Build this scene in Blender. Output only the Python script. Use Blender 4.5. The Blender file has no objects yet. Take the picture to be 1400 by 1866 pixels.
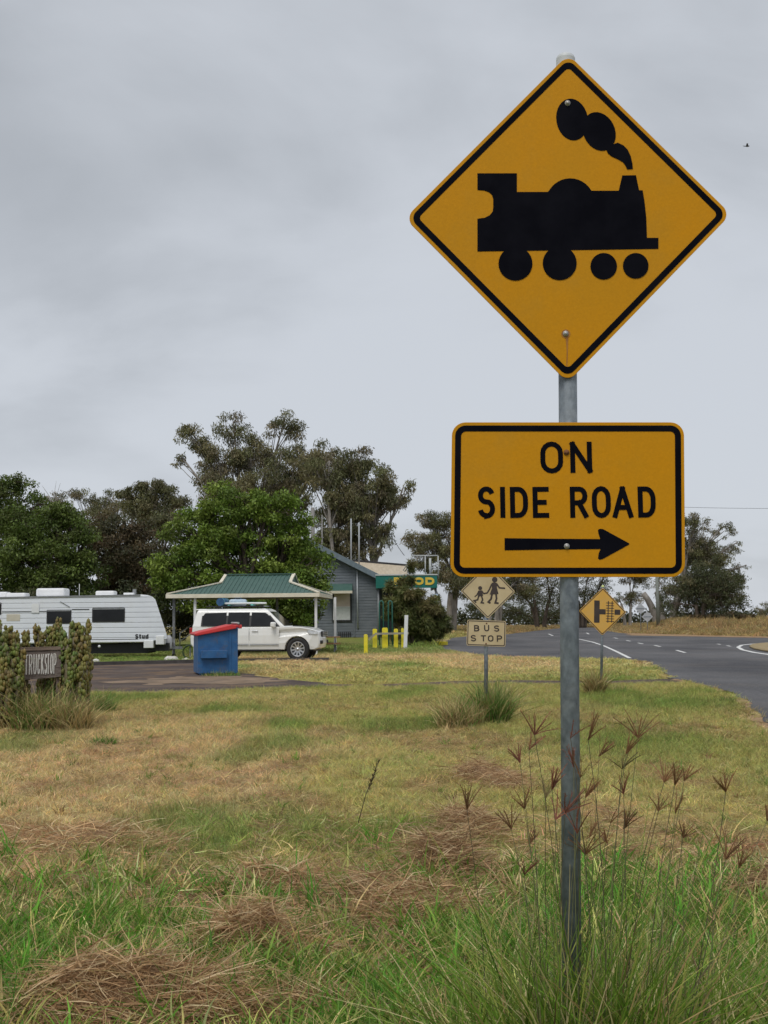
import bpy, bmesh, math, random
import numpy as np
from mathutils import Vector, Matrix, Euler

R = math.radians
random.seed(7)
rng = np.random.default_rng(11)
scene = bpy.context.scene
COL = scene.collection

# ------------------------------------------------------------------ camera
EYE = Vector((0, 0, 1.6))
FOC, CX, CY = 2100.0, 700.0, 933.0
PITCH = math.atan((1126 - 933) / FOC)
ROLL = R(0.5)
_f = Vector((0, math.cos(PITCH), math.sin(PITCH)))
_u0 = Vector((0, -math.sin(PITCH), math.cos(PITCH)))
_r0 = Vector((1, 0, 0))
CAM_R = _r0 * math.cos(ROLL) - _u0 * math.sin(ROLL)
CAM_U = _u0 * math.cos(ROLL) + _r0 * math.sin(ROLL)
cam_data = bpy.data.cameras.new('camera')
cam = bpy.data.objects.new('camera', cam_data)
COL.objects.link(cam)
m3 = Matrix((CAM_R, CAM_U, -_f)).transposed()
cam.matrix_world = Matrix.Translation(EYE) @ m3.to_4x4()
cam_data.sensor_fit = 'HORIZONTAL'
cam_data.sensor_width = 36
cam_data.lens = 36 * FOC / 1400
cam_data.clip_start = 0.05
cam_data.clip_end = 9000
scene.camera = cam

# ------------------------------------------------------------------ world: overcast deck over a Nishita sky
SUN_EL, SUN_AZ = R(58), R(200)       # azimuth measured clockwise from +Y
world = bpy.data.worlds.new('World')
scene.world = world
world.use_nodes = True
wn, wl = world.node_tree.nodes, world.node_tree.links
wn.clear()
w_out = wn.new('ShaderNodeOutputWorld')
w_bg = wn.new('ShaderNodeBackground')
w_bg.inputs['Strength'].default_value = 0.1
w_sky = wn.new('ShaderNodeTexSky')
w_sky.sky_type = 'NISHITA'
w_sky.sun_disc = False
w_sky.sun_elevation = SUN_EL
w_sky.sun_rotation = SUN_AZ
w_tc = wn.new('ShaderNodeTexCoord')
w_sep = wn.new('ShaderNodeSeparateXYZ')
wl.new(w_tc.outputs['Generated'], w_sep.inputs[0])
def wmath(op, a, b):
    n = wn.new('ShaderNodeMath'); n.operation = op
    for i, v in enumerate((a, b)):
        if isinstance(v, (int, float)): n.inputs[i].default_value = v
        else: wl.new(v, n.inputs[i])
    return n.outputs[0]
w_az = wmath('ADD', wmath('ABSOLUTE', w_sep.outputs[2], 0), 0.35)
w_cmb = wn.new('ShaderNodeCombineXYZ')
wl.new(wmath('DIVIDE', w_sep.outputs[0], w_az), w_cmb.inputs[0])
wl.new(wmath('DIVIDE', w_sep.outputs[1], w_az), w_cmb.inputs[1])
def wnoise(scale, detail, off):
    mp = wn.new('ShaderNodeMapping'); mp.inputs['Location'].default_value = off
    mp.inputs['Scale'].default_value = (0.8, 1.0, 1)
    wl.new(w_cmb.outputs[0], mp.inputs[0])
    n = wn.new('ShaderNodeTexNoise'); n.inputs['Scale'].default_value = scale
    n.inputs['Detail'].default_value = detail; n.inputs['Roughness'].default_value = 0.52
    n.inputs['Distortion'].default_value = 0.3
    wl.new(mp.outputs[0], n.inputs['Vector'])
    return n.outputs['Fac']
w_mix = wmath('ADD', wmath('MULTIPLY', wnoise(0.75, 5, (12.3, 8.1, 0)), 0.6), wmath('MULTIPLY', wnoise(2.6, 6, (9.4, 5.2, 0)), 0.4))
w_ramp = wn.new('ShaderNodeValToRGB')
w_ramp.color_ramp.interpolation = 'EASE'
w_ramp.color_ramp.elements[0].position = 0.36
w_ramp.color_ramp.elements[0].color = (0.345, 0.367, 0.398, 1)
w_ramp.color_ramp.elements[1].position = 0.58
w_ramp.color_ramp.elements[1].color = (0.490, 0.517, 0.559, 1)
wl.new(w_mix, w_ramp.inputs[0])
w_gain = wn.new('ShaderNodeMix'); w_gain.data_type = 'RGBA'; w_gain.blend_type = 'MULTIPLY'
w_gain.inputs['Factor'].default_value = 1.0
wl.new(w_ramp.outputs[0], w_gain.inputs['A'])
w_gain.inputs['B'].default_value = (10, 10, 10, 1)
w_cov = wn.new('ShaderNodeMix'); w_cov.data_type = 'RGBA'
w_cov.inputs['Factor'].default_value = 0.95
wl.new(w_sky.outputs[0], w_cov.inputs['A'])
wl.new(w_gain.outputs['Result'], w_cov.inputs['B'])
wl.new(w_cov.outputs['Result'], w_bg.inputs['Color'])
wl.new(w_bg.outputs[0], w_out.inputs[0])

# ------------------------------------------------------------------ sun, diffused by the cloud
sun_data = bpy.data.lights.new('sun', 'SUN')
sun_data.energy = 1.5
sun_data.angle = R(30)
sun_data.color = (1.0, 0.965, 0.91)
sun = bpy.data.objects.new('sun', sun_data)
COL.objects.link(sun)
sd = Vector((math.sin(SUN_AZ) * math.cos(SUN_EL), math.cos(SUN_AZ) * math.cos(SUN_EL), math.sin(SUN_EL)))
sun.rotation_euler = sd.to_track_quat('Z', 'Y').to_euler()
sun.location = (0, -10, 30)

scene.view_settings.view_transform = 'Standard'
scene.view_settings.look = 'None'
scene.view_settings.exposure = 0.32
scene.cycles.max_bounces = 4
scene.cycles.diffuse_bounces = 2
scene.cycles.glossy_bounces = 2
scene.cycles.transmission_bounces = 3
scene.cycles.use_adaptive_sampling = True
scene.cycles.adaptive_threshold = 0.02
scene.cycles.caustics_reflective = False
scene.cycles.caustics_refractive = False
scene.view_settings.gamma = 1.0
scene.view_settings.use_curve_mapping = False

# ------------------------------------------------------------------ placing helpers
def ray(px, py):
    return CAM_R * ((px - CX) / FOC) - CAM_U * ((py - CY) / FOC) + _f
def P(px, py, Y):
    d = ray(px, py)
    return EYE + d * (Y / d.y)
def G(px, py, z=0.0):
    d = ray(px, py)
    return EYE + d * ((z - EYE.z) / d.z)
def ppm(Y):
    return FOC / Y

# ------------------------------------------------------------------ numpy noise
_perm = rng.random((256, 256))
def vnoise(x, y, scale, seed=0):
    x = np.asarray(x, float) * scale + seed * 17.13
    y = np.asarray(y, float) * scale + seed * 7.77
    xi, yi = np.floor(x).astype(int), np.floor(y).astype(int)
    fx, fy = x - xi, y - yi
    fx = fx * fx * (3 - 2 * fx); fy = fy * fy * (3 - 2 * fy)
    a = _perm[xi & 255, yi & 255]; b = _perm[(xi + 1) & 255, yi & 255]
    c = _perm[xi & 255, (yi + 1) & 255]; d = _perm[(xi + 1) & 255, (yi + 1) & 255]
    return (a * (1 - fx) + b * fx) * (1 - fy) + (c * (1 - fx) + d * fx) * fy
def fbm(x, y, scale, seed=0, octv=4):
    s = 0; a = 0.5; t = 0
    for k in range(octv):
        s = s + a * vnoise(x, y, scale * 2 ** k, seed + k * 3.1); t += a; a *= 0.5
    return s / t
def sstep(a, b, v):
    t = np.clip((np.asarray(v, float) - a) / (b - a), 0, 1)
    return t * t * (3 - 2 * t)
def poly_sd(x, y, poly):
    """signed distance to a polygon, negative inside"""
    x = np.asarray(x, float); y = np.asarray(y, float)
    best = np.full(x.shape, 1e9); inside = np.zeros(x.shape, bool)
    n = len(poly)
    for i in range(n):
        x0, y0 = poly[i][:2]; x1, y1 = poly[(i + 1) % n][:2]
        dx, dy = x1 - x0, y1 - y0
        t = np.clip(((x - x0) * dx + (y - y0) * dy) / (dx * dx + dy * dy + 1e-12), 0, 1)
        best = np.minimum(best, np.hypot(x - x0 - t * dx, y - y0 - t * dy))
        c = ((y0 > y) != (y1 > y))
        with np.errstate(divide='ignore', invalid='ignore'):
            xx = x0 + (y - y0) * dx / (dy if abs(dy) > 1e-12 else 1e-12)
        inside ^= c & (x < xx)
    return np.where(inside, -best, best)

# ------------------------------------------------------------------ materials
def _lnk(nt, a, b): nt.links.new(a, b)
_mats = {}
def mat(name, c1, c2=None, scale=6.0, detail=5, rough=0.6, bump=0.0, bscale=None, metal=0.0, spec=0.5,
        stretch=(1, 1, 1), lo=0.35, hi=0.65, rvar=0.0, dirt=None, dscale=2.0, damt=0.5, coat=0.0, grain=0.0, gscale=200):
    if name in _mats: return _mats[name]
    m = bpy.data.materials.new(name); m.use_nodes = True
    nt = m.node_tree; ns = nt.nodes; b = ns['Principled BSDF']
    b.inputs['Roughness'].default_value = rough
    b.inputs['Metallic'].default_value = metal
    b.inputs['Specular IOR Level'].default_value = spec
    if coat: b.inputs['Coat Weight'].default_value = coat; b.inputs['Coat Roughness'].default_value = 0.08
    c1 = (*c1, 1); c2 = (*(c2 or c1[:3]), 1)
    tc = ns.new('ShaderNodeTexCoord'); mp = ns.new('ShaderNodeMapping')
    mp.inputs['Scale'].default_value = stretch
    _lnk(nt, tc.outputs['Object'], mp.inputs[0])
    nz = ns.new('ShaderNodeTexNoise'); nz.inputs['Scale'].default_value = scale
    nz.inputs['Detail'].default_value = detail; nz.inputs['Roughness'].default_value = 0.6
    _lnk(nt, mp.outputs[0], nz.inputs['Vector'])
    rp = ns.new('ShaderNodeValToRGB')
    rp.color_ramp.elements[0].position = lo; rp.color_ramp.elements[0].color = c1
    rp.color_ramp.elements[1].position = hi; rp.color_ramp.elements[1].color = c2
    _lnk(nt, nz.outputs['Fac'], rp.inputs[0])
    col = rp.outputs[0]
    if dirt:
        n2 = ns.new('ShaderNodeTexNoise'); n2.inputs['Scale'].default_value = dscale
        n2.inputs['Detail'].default_value = 8; n2.inputs['Roughness'].default_value = 0.7
        _lnk(nt, tc.outputs['Object'], n2.inputs['Vector'])
        r2 = ns.new('ShaderNodeValToRGB')
        r2.color_ramp.elements[0].position = 0.5; r2.color_ramp.elements[0].color = (0, 0, 0, 1)
        r2.color_ramp.elements[1].position = 0.72; r2.color_ramp.elements[1].color = (damt, damt, damt, 1)
        _lnk(nt, n2.outputs['Fac'], r2.inputs[0])
        mx = ns.new('ShaderNodeMix'); mx.data_type = 'RGBA'
        _lnk(nt, r2.outputs[0], mx.inputs['Factor']); _lnk(nt, col, mx.inputs['A'])
        mx.inputs['B'].default_value = (*dirt, 1)
        col = mx.outputs['Result']
    if grain:
        n4 = ns.new('ShaderNodeTexNoise'); n4.inputs['Scale'].default_value = gscale; n4.inputs['Detail'].default_value = 3
        _lnk(nt, tc.outputs['Object'], n4.inputs['Vector'])
        r4 = ns.new('ShaderNodeValToRGB'); r4.color_ramp.elements[0].position = .3; r4.color_ramp.elements[1].position = .7
        r4.color_ramp.elements[0].color = (1-grain,)*3 + (1,); r4.color_ramp.elements[1].color = (1+grain,)*3 + (1,)
        _lnk(nt, n4.outputs['Fac'], r4.inputs[0])
        m4 = ns.new('ShaderNodeMix'); m4.data_type = 'RGBA'; m4.blend_type = 'MULTIPLY'; m4.inputs['Factor'].default_value = 1
        _lnk(nt, col, m4.inputs['A']); _lnk(nt, r4.outputs[0], m4.inputs['B']); col = m4.outputs['Result']
    _lnk(nt, col, b.inputs['Base Color'])
    if rvar:
        mr = ns.new('ShaderNodeMapRange'); mr.inputs['To Min'].default_value = max(0, rough - rvar)
        mr.inputs['To Max'].default_value = min(1, rough + rvar)
        _lnk(nt, nz.outputs['Fac'], mr.inputs['Value']); _lnk(nt, mr.outputs[0], b.inputs['Roughness'])
    if bump:
        n3 = ns.new('ShaderNodeTexNoise'); n3.inputs['Scale'].default_value = bscale or scale * 4
        n3.inputs['Detail'].default_value = 4
        _lnk(nt, mp.outputs[0], n3.inputs['Vector'])
        bp = ns.new('ShaderNodeBump'); bp.inputs['Strength'].default_value = bump
        bp.inputs['Distance'].default_value = 0.02
        _lnk(nt, n3.outputs['Fac'], bp.inputs['Height']); _lnk(nt, bp.outputs[0], b.inputs['Normal'])
    _mats[name] = m
    return m

def tint_mat(name, rough=0.65, trans=0.25, instancer=False, spec=0.25, shade=False):
    """leaf and blade material: colour from the plant's own tint attribute"""
    m = bpy.data.materials.new(name); m.use_nodes = True
    nt = m.node_tree; ns = nt.nodes; b = ns['Principled BSDF']
    at = ns.new('ShaderNodeAttribute'); at.attribute_name = 'tint'
    at.attribute_type = 'INSTANCER' if instancer else 'GEOMETRY'
    col = at.outputs['Color']
    if shade:
        a2 = ns.new('ShaderNodeAttribute'); a2.attribute_name = 'shade'; a2.attribute_type = 'GEOMETRY'
        mx = ns.new('ShaderNodeMix'); mx.data_type = 'RGBA'; mx.blend_type = 'MULTIPLY'
        mx.inputs['Factor'].default_value = 1
        _lnk(nt, col, mx.inputs['A']); _lnk(nt, a2.outputs['Color'], mx.inputs['B'])
        col = mx.outputs['Result']
    _lnk(nt, col, b.inputs['Base Color'])
    b.inputs['Roughness'].default_value = rough
    b.inputs['Specular IOR Level'].default_value = spec
    tr = ns.new('ShaderNodeBsdfTranslucent'); _lnk(nt, col, tr.inputs['Color'])
    ms = ns.new('ShaderNodeMixShader'); ms.inputs[0].default_value = trans
    _lnk(nt, b.outputs[0], ms.inputs[1]); _lnk(nt, tr.outputs[0], ms.inputs[2])
    _lnk(nt, ms.outputs[0], ns['Material Output'].inputs['Surface'])
    return m

def glass_mat(name, c, rough=0.06):
    m = mat(name, c, rough=rough, spec=0.6)
    return m

# ------------------------------------------------------------------ objects
def tag(o, label=None, cat=None, group=None, kind=None):
    if label: o['label'] = label
    if cat: o['category'] = cat
    if group: o['group'] = group
    if kind: o['kind'] = kind
    return o
def empty(name, loc, label=None, cat=None, group=None, rz=0.0):
    o = bpy.data.objects.new(name, None); COL.objects.link(o)
    o.location = loc; o.rotation_euler = (0, 0, rz); o.empty_display_size = 0.2
    return tag(o, label, cat, group)
def link_mesh(name, me, m, parent=None):
    o = bpy.data.objects.new(name, me); COL.objects.link(o)
    if m: me.materials.append(m)
    if parent is not None: o.parent = parent
    return o
def root_loc(o):
    v = Vector((0, 0, 0))
    while o is not None:
        v = v + Vector(o.location); o = o.parent
    return v

class MB:
    """collects shapes for ONE mesh"""
    def __init__(s): s.v = []; s.f = []; s.sm = []
    def add(s, vs, fs, smooth=False):
        b = len(s.v); s.v += [tuple(v) for v in vs]
        s.f += [tuple(b + i for i in f) for f in fs]; s.sm += [smooth] * len(fs)
        return s
    def box(s, x0, x1, y0, y1, z0, z1):
        vs = [(x0,y0,z0),(x1,y0,z0),(x1,y1,z0),(x0,y1,z0),(x0,y0,z1),(x1,y0,z1),(x1,y1,z1),(x0,y1,z1)]
        return s.add(vs, [(3,2,1,0),(4,5,6,7),(0,1,5,4),(1,2,6,5),(2,3,7,6),(3,0,4,7)])
    def bar(s, a, b, w, h, up=(0,0,1)):
        a, b = Vector(a), Vector(b); d = (b - a).normalized(); up = Vector(up)
        if abs(d.dot(up)) > 0.98: up = Vector((0, 1, 0))
        r = d.cross(up).normalized() * (w / 2); u = r.cross(d).normalized() * (h / 2)
        vs = [p + q for p in (a, b) for q in (-r-u, r-u, r+u, -r+u)]
        return s.add(vs, [(3,2,1,0),(4,5,6,7),(0,1,5,4),(1,2,6,5),(2,3,7,6),(3,0,4,7)])
    def tube(s, path, rad, n=8, cap=True):
        path = [Vector(p) for p in path]
        if not hasattr(rad, '__len__'): rad = [rad] * len(path)
        vs = []; fs = []
        d0 = (path[1] - path[0]).normalized()
        ref = Vector((1, 0, 0)) if abs(d0.x) < 0.8 else Vector((0, 1, 0))
        for i, p in enumerate(path):
            d = (path[min(i + 1, len(path) - 1)] - path[max(i - 1, 0)]).normalized()
            a = (ref - d * ref.dot(d))
            if a.length < 1e-4: a = d.orthogonal()
            a.normalize(); ref = a; b = d.cross(a)
            for k in range(n):
                t = 2 * math.pi * k / n
                vs.append(p + (a * math.cos(t) + b * math.sin(t)) * rad[i])
        for i in range(len(path) - 1):
            for k in range(n):
                k2 = (k + 1) % n
                fs.append((i*n+k, i*n+k2, (i+1)*n+k2, (i+1)*n+k))
        s.add(vs, fs, n > 5)
        if cap:
            b = len(s.v) - len(vs)
            s.f.append(tuple(b + k for k in reversed(range(n)))); s.sm.append(False)
            s.f.append(tuple(b + (len(path)-1)*n + k for k in range(n))); s.sm.append(False)
        return s
    def prism(s, poly, fn, t0, t1, smooth=False):
        """polygon (2-D) swept from t0 to t1; fn(u, v, t) -> point"""
        n = len(poly)
        vs = [fn(u, v, t0) for u, v in poly] + [fn(u, v, t1) for u, v in poly]
        fs = [tuple(range(n)), tuple(range(2*n - 1, n - 1, -1))]
        fs += [(i, i + n, (i + 1) % n + n, (i + 1) % n) for i in range(n)]
        return s.add(vs, fs, smooth)
    def ring(s, outer, inner, fn, t0, t1):
        n = len(outer)
        vs = [fn(u, v, t) for pl, t in ((outer, t0), (inner, t0), (outer, t1), (inner, t1)) for u, v in pl]
        fs = []
        for i in range(n):
            j = (i + 1) % n
            fs += [(i, j, n + j, n + i), (2*n+i, 3*n+i, 3*n+j, 2*n+j), (i, 2*n+i, 2*n+j, j), (n+i, n+j, 3*n+j, 3*n+i)]
        return s.add(vs, fs)
    def ribbon(s, pts, w, fn, t0, t1, closed=False):
        """a stroke of width w along 2-D points, with mitred joints"""
        pts = [Vector((p[0], p[1])) for p in pts]
        pts = [p for i, p in enumerate(pts) if i == 0 or (p - pts[i-1]).length > 1e-5]
        if closed and (pts[0] - pts[-1]).length < 1e-5: pts.pop()
        n = len(pts)
        L, Rr = [], []
        for i in range(n):
            a = pts[i - 1] if (i or closed) else None
            b = pts[(i + 1) % n] if (i < n - 1 or closed) else None
            d1 = (pts[i] - a).normalized() if a is not None else None
            d2 = (b - pts[i]).normalized() if b is not None else None
            if d1 is None: d1 = d2
            if d2 is None: d2 = d1
            n1 = Vector((-d1.y, d1.x)); n2 = Vector((-d2.y, d2.x))
            mt = (n1 + n2)
            if mt.length < 1e-5: mt = n1
            mt.normalize(); k = (w / 2) / max(0.35, mt.dot(n1))
            L.append(pts[i] + mt * k); Rr.append(pts[i] - mt * k)
        m = n if closed else n - 1
        for i in range(m):
            j = (i + 1) % n
            q = [L[i], L[j], Rr[j], Rr[i]]
            vs = [fn(p.x, p.y, t0) for p in q] + [fn(p.x, p.y, t1) for p in q]
            s.add(vs, [(0,1,2,3),(7,6,5,4),(0,4,5,1),(2,6,7,3),(1,5,6,2),(3,7,4,0)])
        return s
    def dome(s, c, r, h, n=12, m=4, up=(0,0,1)):
        c = Vector(c); up = Vector(up).normalized(); a = up.orthogonal().normalized(); b = up.cross(a)
        vs = []; fs = []
        for i in range(m):
            t = math.pi / 2 * i / m
            for k in range(n):
                q = 2 * math.pi * k / n
                vs.append(c + (a * math.cos(q) + b * math.sin(q)) * r * math.cos(t) + up * h * math.sin(t))
        vs.append(c + up * h)
        for i in range(m - 1):
            for k in range(n): fs.append((i*n+k, i*n+(k+1)%n, (i+1)*n+(k+1)%n, (i+1)*n+k))
        for k in range(n): fs.append(((m-1)*n+k, (m-1)*n+(k+1)%n, m*n))
        return s.add(vs, fs, True)
    def lathe(s, prof, c, axis, n=24, smooth=True):
        """prof: (radius, height along axis)"""
        c = Vector(c); ax = Vector(axis).normalized(); a = ax.orthogonal().normalized(); b = ax.cross(a)
        vs = []; fs = []
        for r, h in prof:
            for k in range(n):
                q = 2 * math.pi * k / n
                vs.append(c + (a * math.cos(q) + b * math.sin(q)) * r + ax * h)
        for i in range(len(prof) - 1):
            for k in range(n): fs.append((i*n+k, i*n+(k+1)%n, (i+1)*n+(k+1)%n, (i+1)*n+k))
        return s.add(vs, fs, smooth)
    def build(s, name, m, parent=None, world=False, bevel=0.0, bseg=2, smooth=None):
        me = bpy.data.meshes.new(name)
        vs = s.v
        if world and parent is not None:
            o = root_loc(parent); vs = [(v[0]-o.x, v[1]-o.y, v[2]-o.z) for v in vs]
        me.from_pydata(vs, [], s.f)
        me.polygons.foreach_set('use_smooth', [bool(x) if smooth is None else smooth for x in s.sm])
        bm = bmesh.new(); bm.from_mesh(me)
        bmesh.ops.recalc_face_normals(bm, faces=bm.faces); bm.to_mesh(me); bm.free()
        o = link_mesh(name, me, m, parent)
        if bevel:
            md = o.modifiers.new('bevel', 'BEVEL'); md.width = bevel; md.segments = bseg; md.limit_method = 'ANGLE'
            md.angle_limit = R(35); md.harden_normals = False
        return o

def XZ(y):            # a sign face standing in a plane of constant y; t runs towards the camera
    return lambda u, v, t: (u, y - t, v)

def rounded(pts, r, k=6):
    out = []; n = len(pts)
    for i in range(n):
        p = Vector(pts[i]); a = Vector(pts[i - 1]); b = Vector(pts[(i + 1) % n])
        d1 = (a - p).normalized(); d2 = (b - p).normalized()
        ang = d1.angle(d2); t = r / math.tan(ang / 2)
        c = p + (d1 + d2).normalized() * (r / math.sin(ang / 2))
        s0 = p + d1 * t - c; s1 = p + d2 * t - c
        a0 = math.atan2(s0.y, s0.x); da = math.atan2(s0.x*s1.y - s0.y*s1.x, s0.dot(s1))
        for j in range(k + 1):
            q = a0 + da * j / k; out.append((c.x + r*math.cos(q), c.y + r*math.sin(q)))
    return out
def circle(cx, cy, rx, ry=None, n=28, tilt=0.0):
    ry = ry or rx; o = []
    for i in range(n):
        q = 2*math.pi*i/n; x, y = rx*math.cos(q), ry*math.sin(q)
        o.append((cx + x*math.cos(tilt) - y*math.sin(tilt), cy + x*math.sin(tilt) + y*math.cos(tilt)))
    return o
def arc(cx, cy, rx, ry, a0, a1, n=8):
    return [(cx + rx*math.cos(R(a0+(a1-a0)*i/n)), cy + ry*math.sin(R(a0+(a1-a0)*i/n))) for i in range(n+1)]

# stroke letters: centre lines in a unit box, y up
def glyph(ch):
    if ch == 'O': return [('c', arc(.5,.66,.5,.34,0,180,8) + arc(.5,.34,.5,.34,180,360,8))]
    if ch == 'C': return [('o', arc(.5,.66,.5,.34,15,180,8) + arc(.5,.34,.5,.34,180,345,8))]
    if ch == 'N': return [('o', [(0,-.0),(0,1)]), ('o', [(1,0),(1,1)]), ('o', [(0,1),(1,0)])]
    if ch == 'S': return [('o', arc(.5,.76,.48,.24,15,180,8)[:-1] + arc(.5,.76,.48,.25,180,250,4) + arc(.5,.25,.5,.27,68,-90,7) + arc(.5,.25,.5,.25,-90,-170,5))]
    if ch == 'I': return [('o', [(.5,0),(.5,1)])]
    if ch == 'D': return [('o', [(0,0),(0,1)]), ('o', [(0,1),(.45,1)] + arc(.45,.62,.55,.38,90,0,6) + arc(.45,.38,.55,.38,0,-90,6) + [(0,0)])]
    if ch == 'E': return [('o', [(1,1),(0,1),(0,0),(1,0)]), ('o', [(0,.5),(.8,.5)])]
    if ch == 'F': return [('o', [(1,1),(0,1),(0,0)]), ('o', [(0,.5),(.8,.5)])]
    if ch == 'R': return [('o', [(0,0),(0,1)]), ('o', [(0,1),(.55,1)] + arc(.55,.74,.42,.26,90,-90,8) + [(0,.48)]), ('o', [(.5,.48),(1,0)])]
    if ch == 'P': return [('o', [(0,0),(0,1)]), ('o', [(0,1),(.55,1)] + arc(.55,.72,.45,.28,90,-90,8) + [(0,.44)])]
    if ch == 'B': return [('o', [(0,0),(0,1)]), ('o', [(0,1),(.5,1)] + arc(.5,.76,.42,.24,90,-90,8) + [(0,.52)]), ('o', [(.5,.52)] + arc(.5,.26,.5,.26,90,-90,8) + [(0,0)])]
    if ch == 'A': return [('o', [(0,0),(.5,1)]), ('o', [(.5,1),(1,0)]), ('o', [(.2,.3),(.8,.3)])]
    if ch == 'U': return [('o', [(0,1),(0,.34)] + arc(.5,.34,.5,.34,180,360,9) + [(1,1)])]
    if ch == 'T': return [('o', [(0,1),(1,1)]), ('o', [(.5,1),(.5,0)])]
    if ch == 'K': return [('o', [(0,0),(0,1)]), ('o', [(.9,1),(0,.42)]), ('o', [(.25,.58),(1,0)])]
    if ch == 't': return [('o', [(.35,1),(.35,0),(.9,0)]), ('o', [(0,.7),(.9,.7)])]
    if ch == 'u': return [('o', [(0,.7),(0,0),(1,0)]), ('o', [(1,.7),(1,0)])]
    if ch == 'd': return [('o', [(1,1),(1,0),(0,0),(0,.66),(1,.66)])]
    return []
def letter(mb, ch, x0, x1, z0, z1, w, fn, t0, t1):
    """t1 is nudged for every stroke so no two faces share a plane"""
    for k, (kind, pts) in enumerate(glyph(ch)):
        q = [(x0 + w/2 + p[0]*(x1-x0-w), z0 + w/2 + p[1]*(z1-z0-w)) for p in pts]
        if kind == 'o' and len(q) == 2 and ch in 'NIARK' and ch != 'I':
            pass
        if kind == 'o' and len(q) >= 2:      # let straight ends run out to the letter's edge
            for e, i2 in ((0, 1), (-1, -2)):
                a, b = Vector(q[e]), Vector(q[i2])
                if (a - b).length > 1e-6 and ch not in 'SC': q[e] = tuple(a + (a - b).normalized() * (w/2*0.98))
        mb.ribbon(q, w, fn, t0, t1 + k * (t1 - t0) * 0.18, closed=(kind == 'c'))

# ------------------------------------------------------------------ numpy mesh makers
def np_mesh(name, V, F, tint=None, shade=None, smooth=False):
    me = bpy.data.meshes.new(name)
    V = np.ascontiguousarray(V, np.float32); F = np.ascontiguousarray(F, np.int32)
    k = F.shape[1]
    me.vertices.add(len(V)); me.vertices.foreach_set('co', V.ravel())
    me.loops.add(F.size); me.loops.foreach_set('vertex_index', F.ravel())
    me.polygons.add(len(F)); me.polygons.foreach_set('loop_start', np.arange(0, F.size, k, dtype=np.int32))
    if smooth: me.polygons.foreach_set('use_smooth', np.ones(len(F), bool))
    me.update(calc_edges=True)
    for nm, c in (('tint', tint), ('shade', shade)):
        if c is not None:
            a = me.attributes.new(nm, 'FLOAT_COLOR', 'POINT')
            c4 = np.ones((len(V), 4), np.float32); c4[:, :3] = c
            a.data.foreach_set('color', c4.ravel())
    return me

def unit(v): return v / (np.linalg.norm(v, axis=1, keepdims=True) + 1e-9)

def strips(base, d0, bend, L, W, seg=3, tip=0.15):
    """N tapered ribbons; returns verts, quads, strip index of every vertex"""
    N = len(base)
    side = unit(np.cross(d0, rng.normal(size=(N, 3))))
    V = np.zeros((N, seg + 1, 2, 3))
    for i in range(seg + 1):
        t = i / seg
        p = base + d0 * (L * t)[:, None] + bend * (L * t * t)[:, None]
        w = (W * (tip + (1 - tip) * (1 - t ** 1.8)) * 0.5)[:, None]
        V[:, i, 0] = p + side * w; V[:, i, 1] = p - side * w
    idx = np.arange(N)[:, None] * (2 * (seg + 1))
    q = []
    for i in range(seg):
        q.append(np.stack([idx[:, 0] + 2*i, idx[:, 0] + 2*i + 1, idx[:, 0] + 2*i + 3, idx[:, 0] + 2*i + 2], 1))
    return V.reshape(-1, 3), np.concatenate(q), np.repeat(np.arange(N), 2 * (seg + 1))

GRASS_INST = tint_mat('grass_blades', rough=0.6, trans=0.3, instancer=True, shade=True)
BLADE = tint_mat('blades', rough=0.55, trans=0.28)
LEAF = tint_mat('leaves', rough=0.55, trans=0.22, spec=0.3)
LEAF_GLOSS = tint_mat('fleshy_leaves', rough=0.5, trans=0.08, spec=0.3)

# ------------------------------------------------------------------ layout of the ground
def gxy(px, py): g = G(px, py); return (g.x, g.y)
ROAD = [(2.2, -8), (3.3, 6)] + [gxy(*p) for p in [
    (1400,1319),(1356,1278),(1330,1265),(1290,1251),(1240,1240),(1212,1226),(1198,1215),(1178,1206),(1120,1202),(1050,1200),
    (960,1199),(900,1197),(856,1192),(806,1184),(812,1170),(822,1163),(870,1158),(925,1156),(1000,1147),(1036,1143.5),
    (1098,1143.5),(1100,1149),(1132,1154),(1250,1158),(1400,1161)]] + [(60, 92), (60, 50), (19, 42), (15, 24), (13, -8)]
CARPARK = [gxy(*p) for p in [(-320,1290),(-320,1216),(60,1215),(170,1213),(300,1209.5),(372,1208),(420,1224),(470,1230),(520,1238),
    (610,1247),(700,1248),(600,1254),(500,1255),(400,1260),(260,1264),(160,1263),(20,1270)]]
TRACK = [gxy(*p) for p in [(690,1247),(830,1241.5),(930,1239.5),(1000,1240.5),(1120,1241),(1236,1237),(1250,1245),(1120,1248.5),(1000,1248),(900,1246.5),(830,1248.5),(690,1254)]]
def jag(poly, step, amp, seed):
    out = []; n = len(poly)
    for i in range(n):
        a = np.array(poly[i][:2]); b = np.array(poly[(i + 1) % n][:2]); d = b - a; L = np.hypot(*d)
        k = max(1, min(260, int(L / step))); nn = np.array([-d[1], d[0]]) / (L + 1e-9)
        for j in range(k):
            p = a + d * j / k
            o = (fbm(np.array([p[0]]), np.array([p[1]]), 1.3, seed, 3)[0] - 0.5) * 2 * amp
            out.append(tuple(p + nn * o))
    return out
ROADJ = jag(ROAD, 0.22, 0.30, 3); CARJ = jag(CARPARK, 0.4, 0.5, 5); TRACKJ = jag(TRACK, 0.4, 0.22, 8)
def asphalt_sd(x, y):
    return np.minimum(np.minimum(poly_sd(x, y, ROAD), poly_sd(x, y, CARPARK)), poly_sd(x, y, TRACK))

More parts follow.
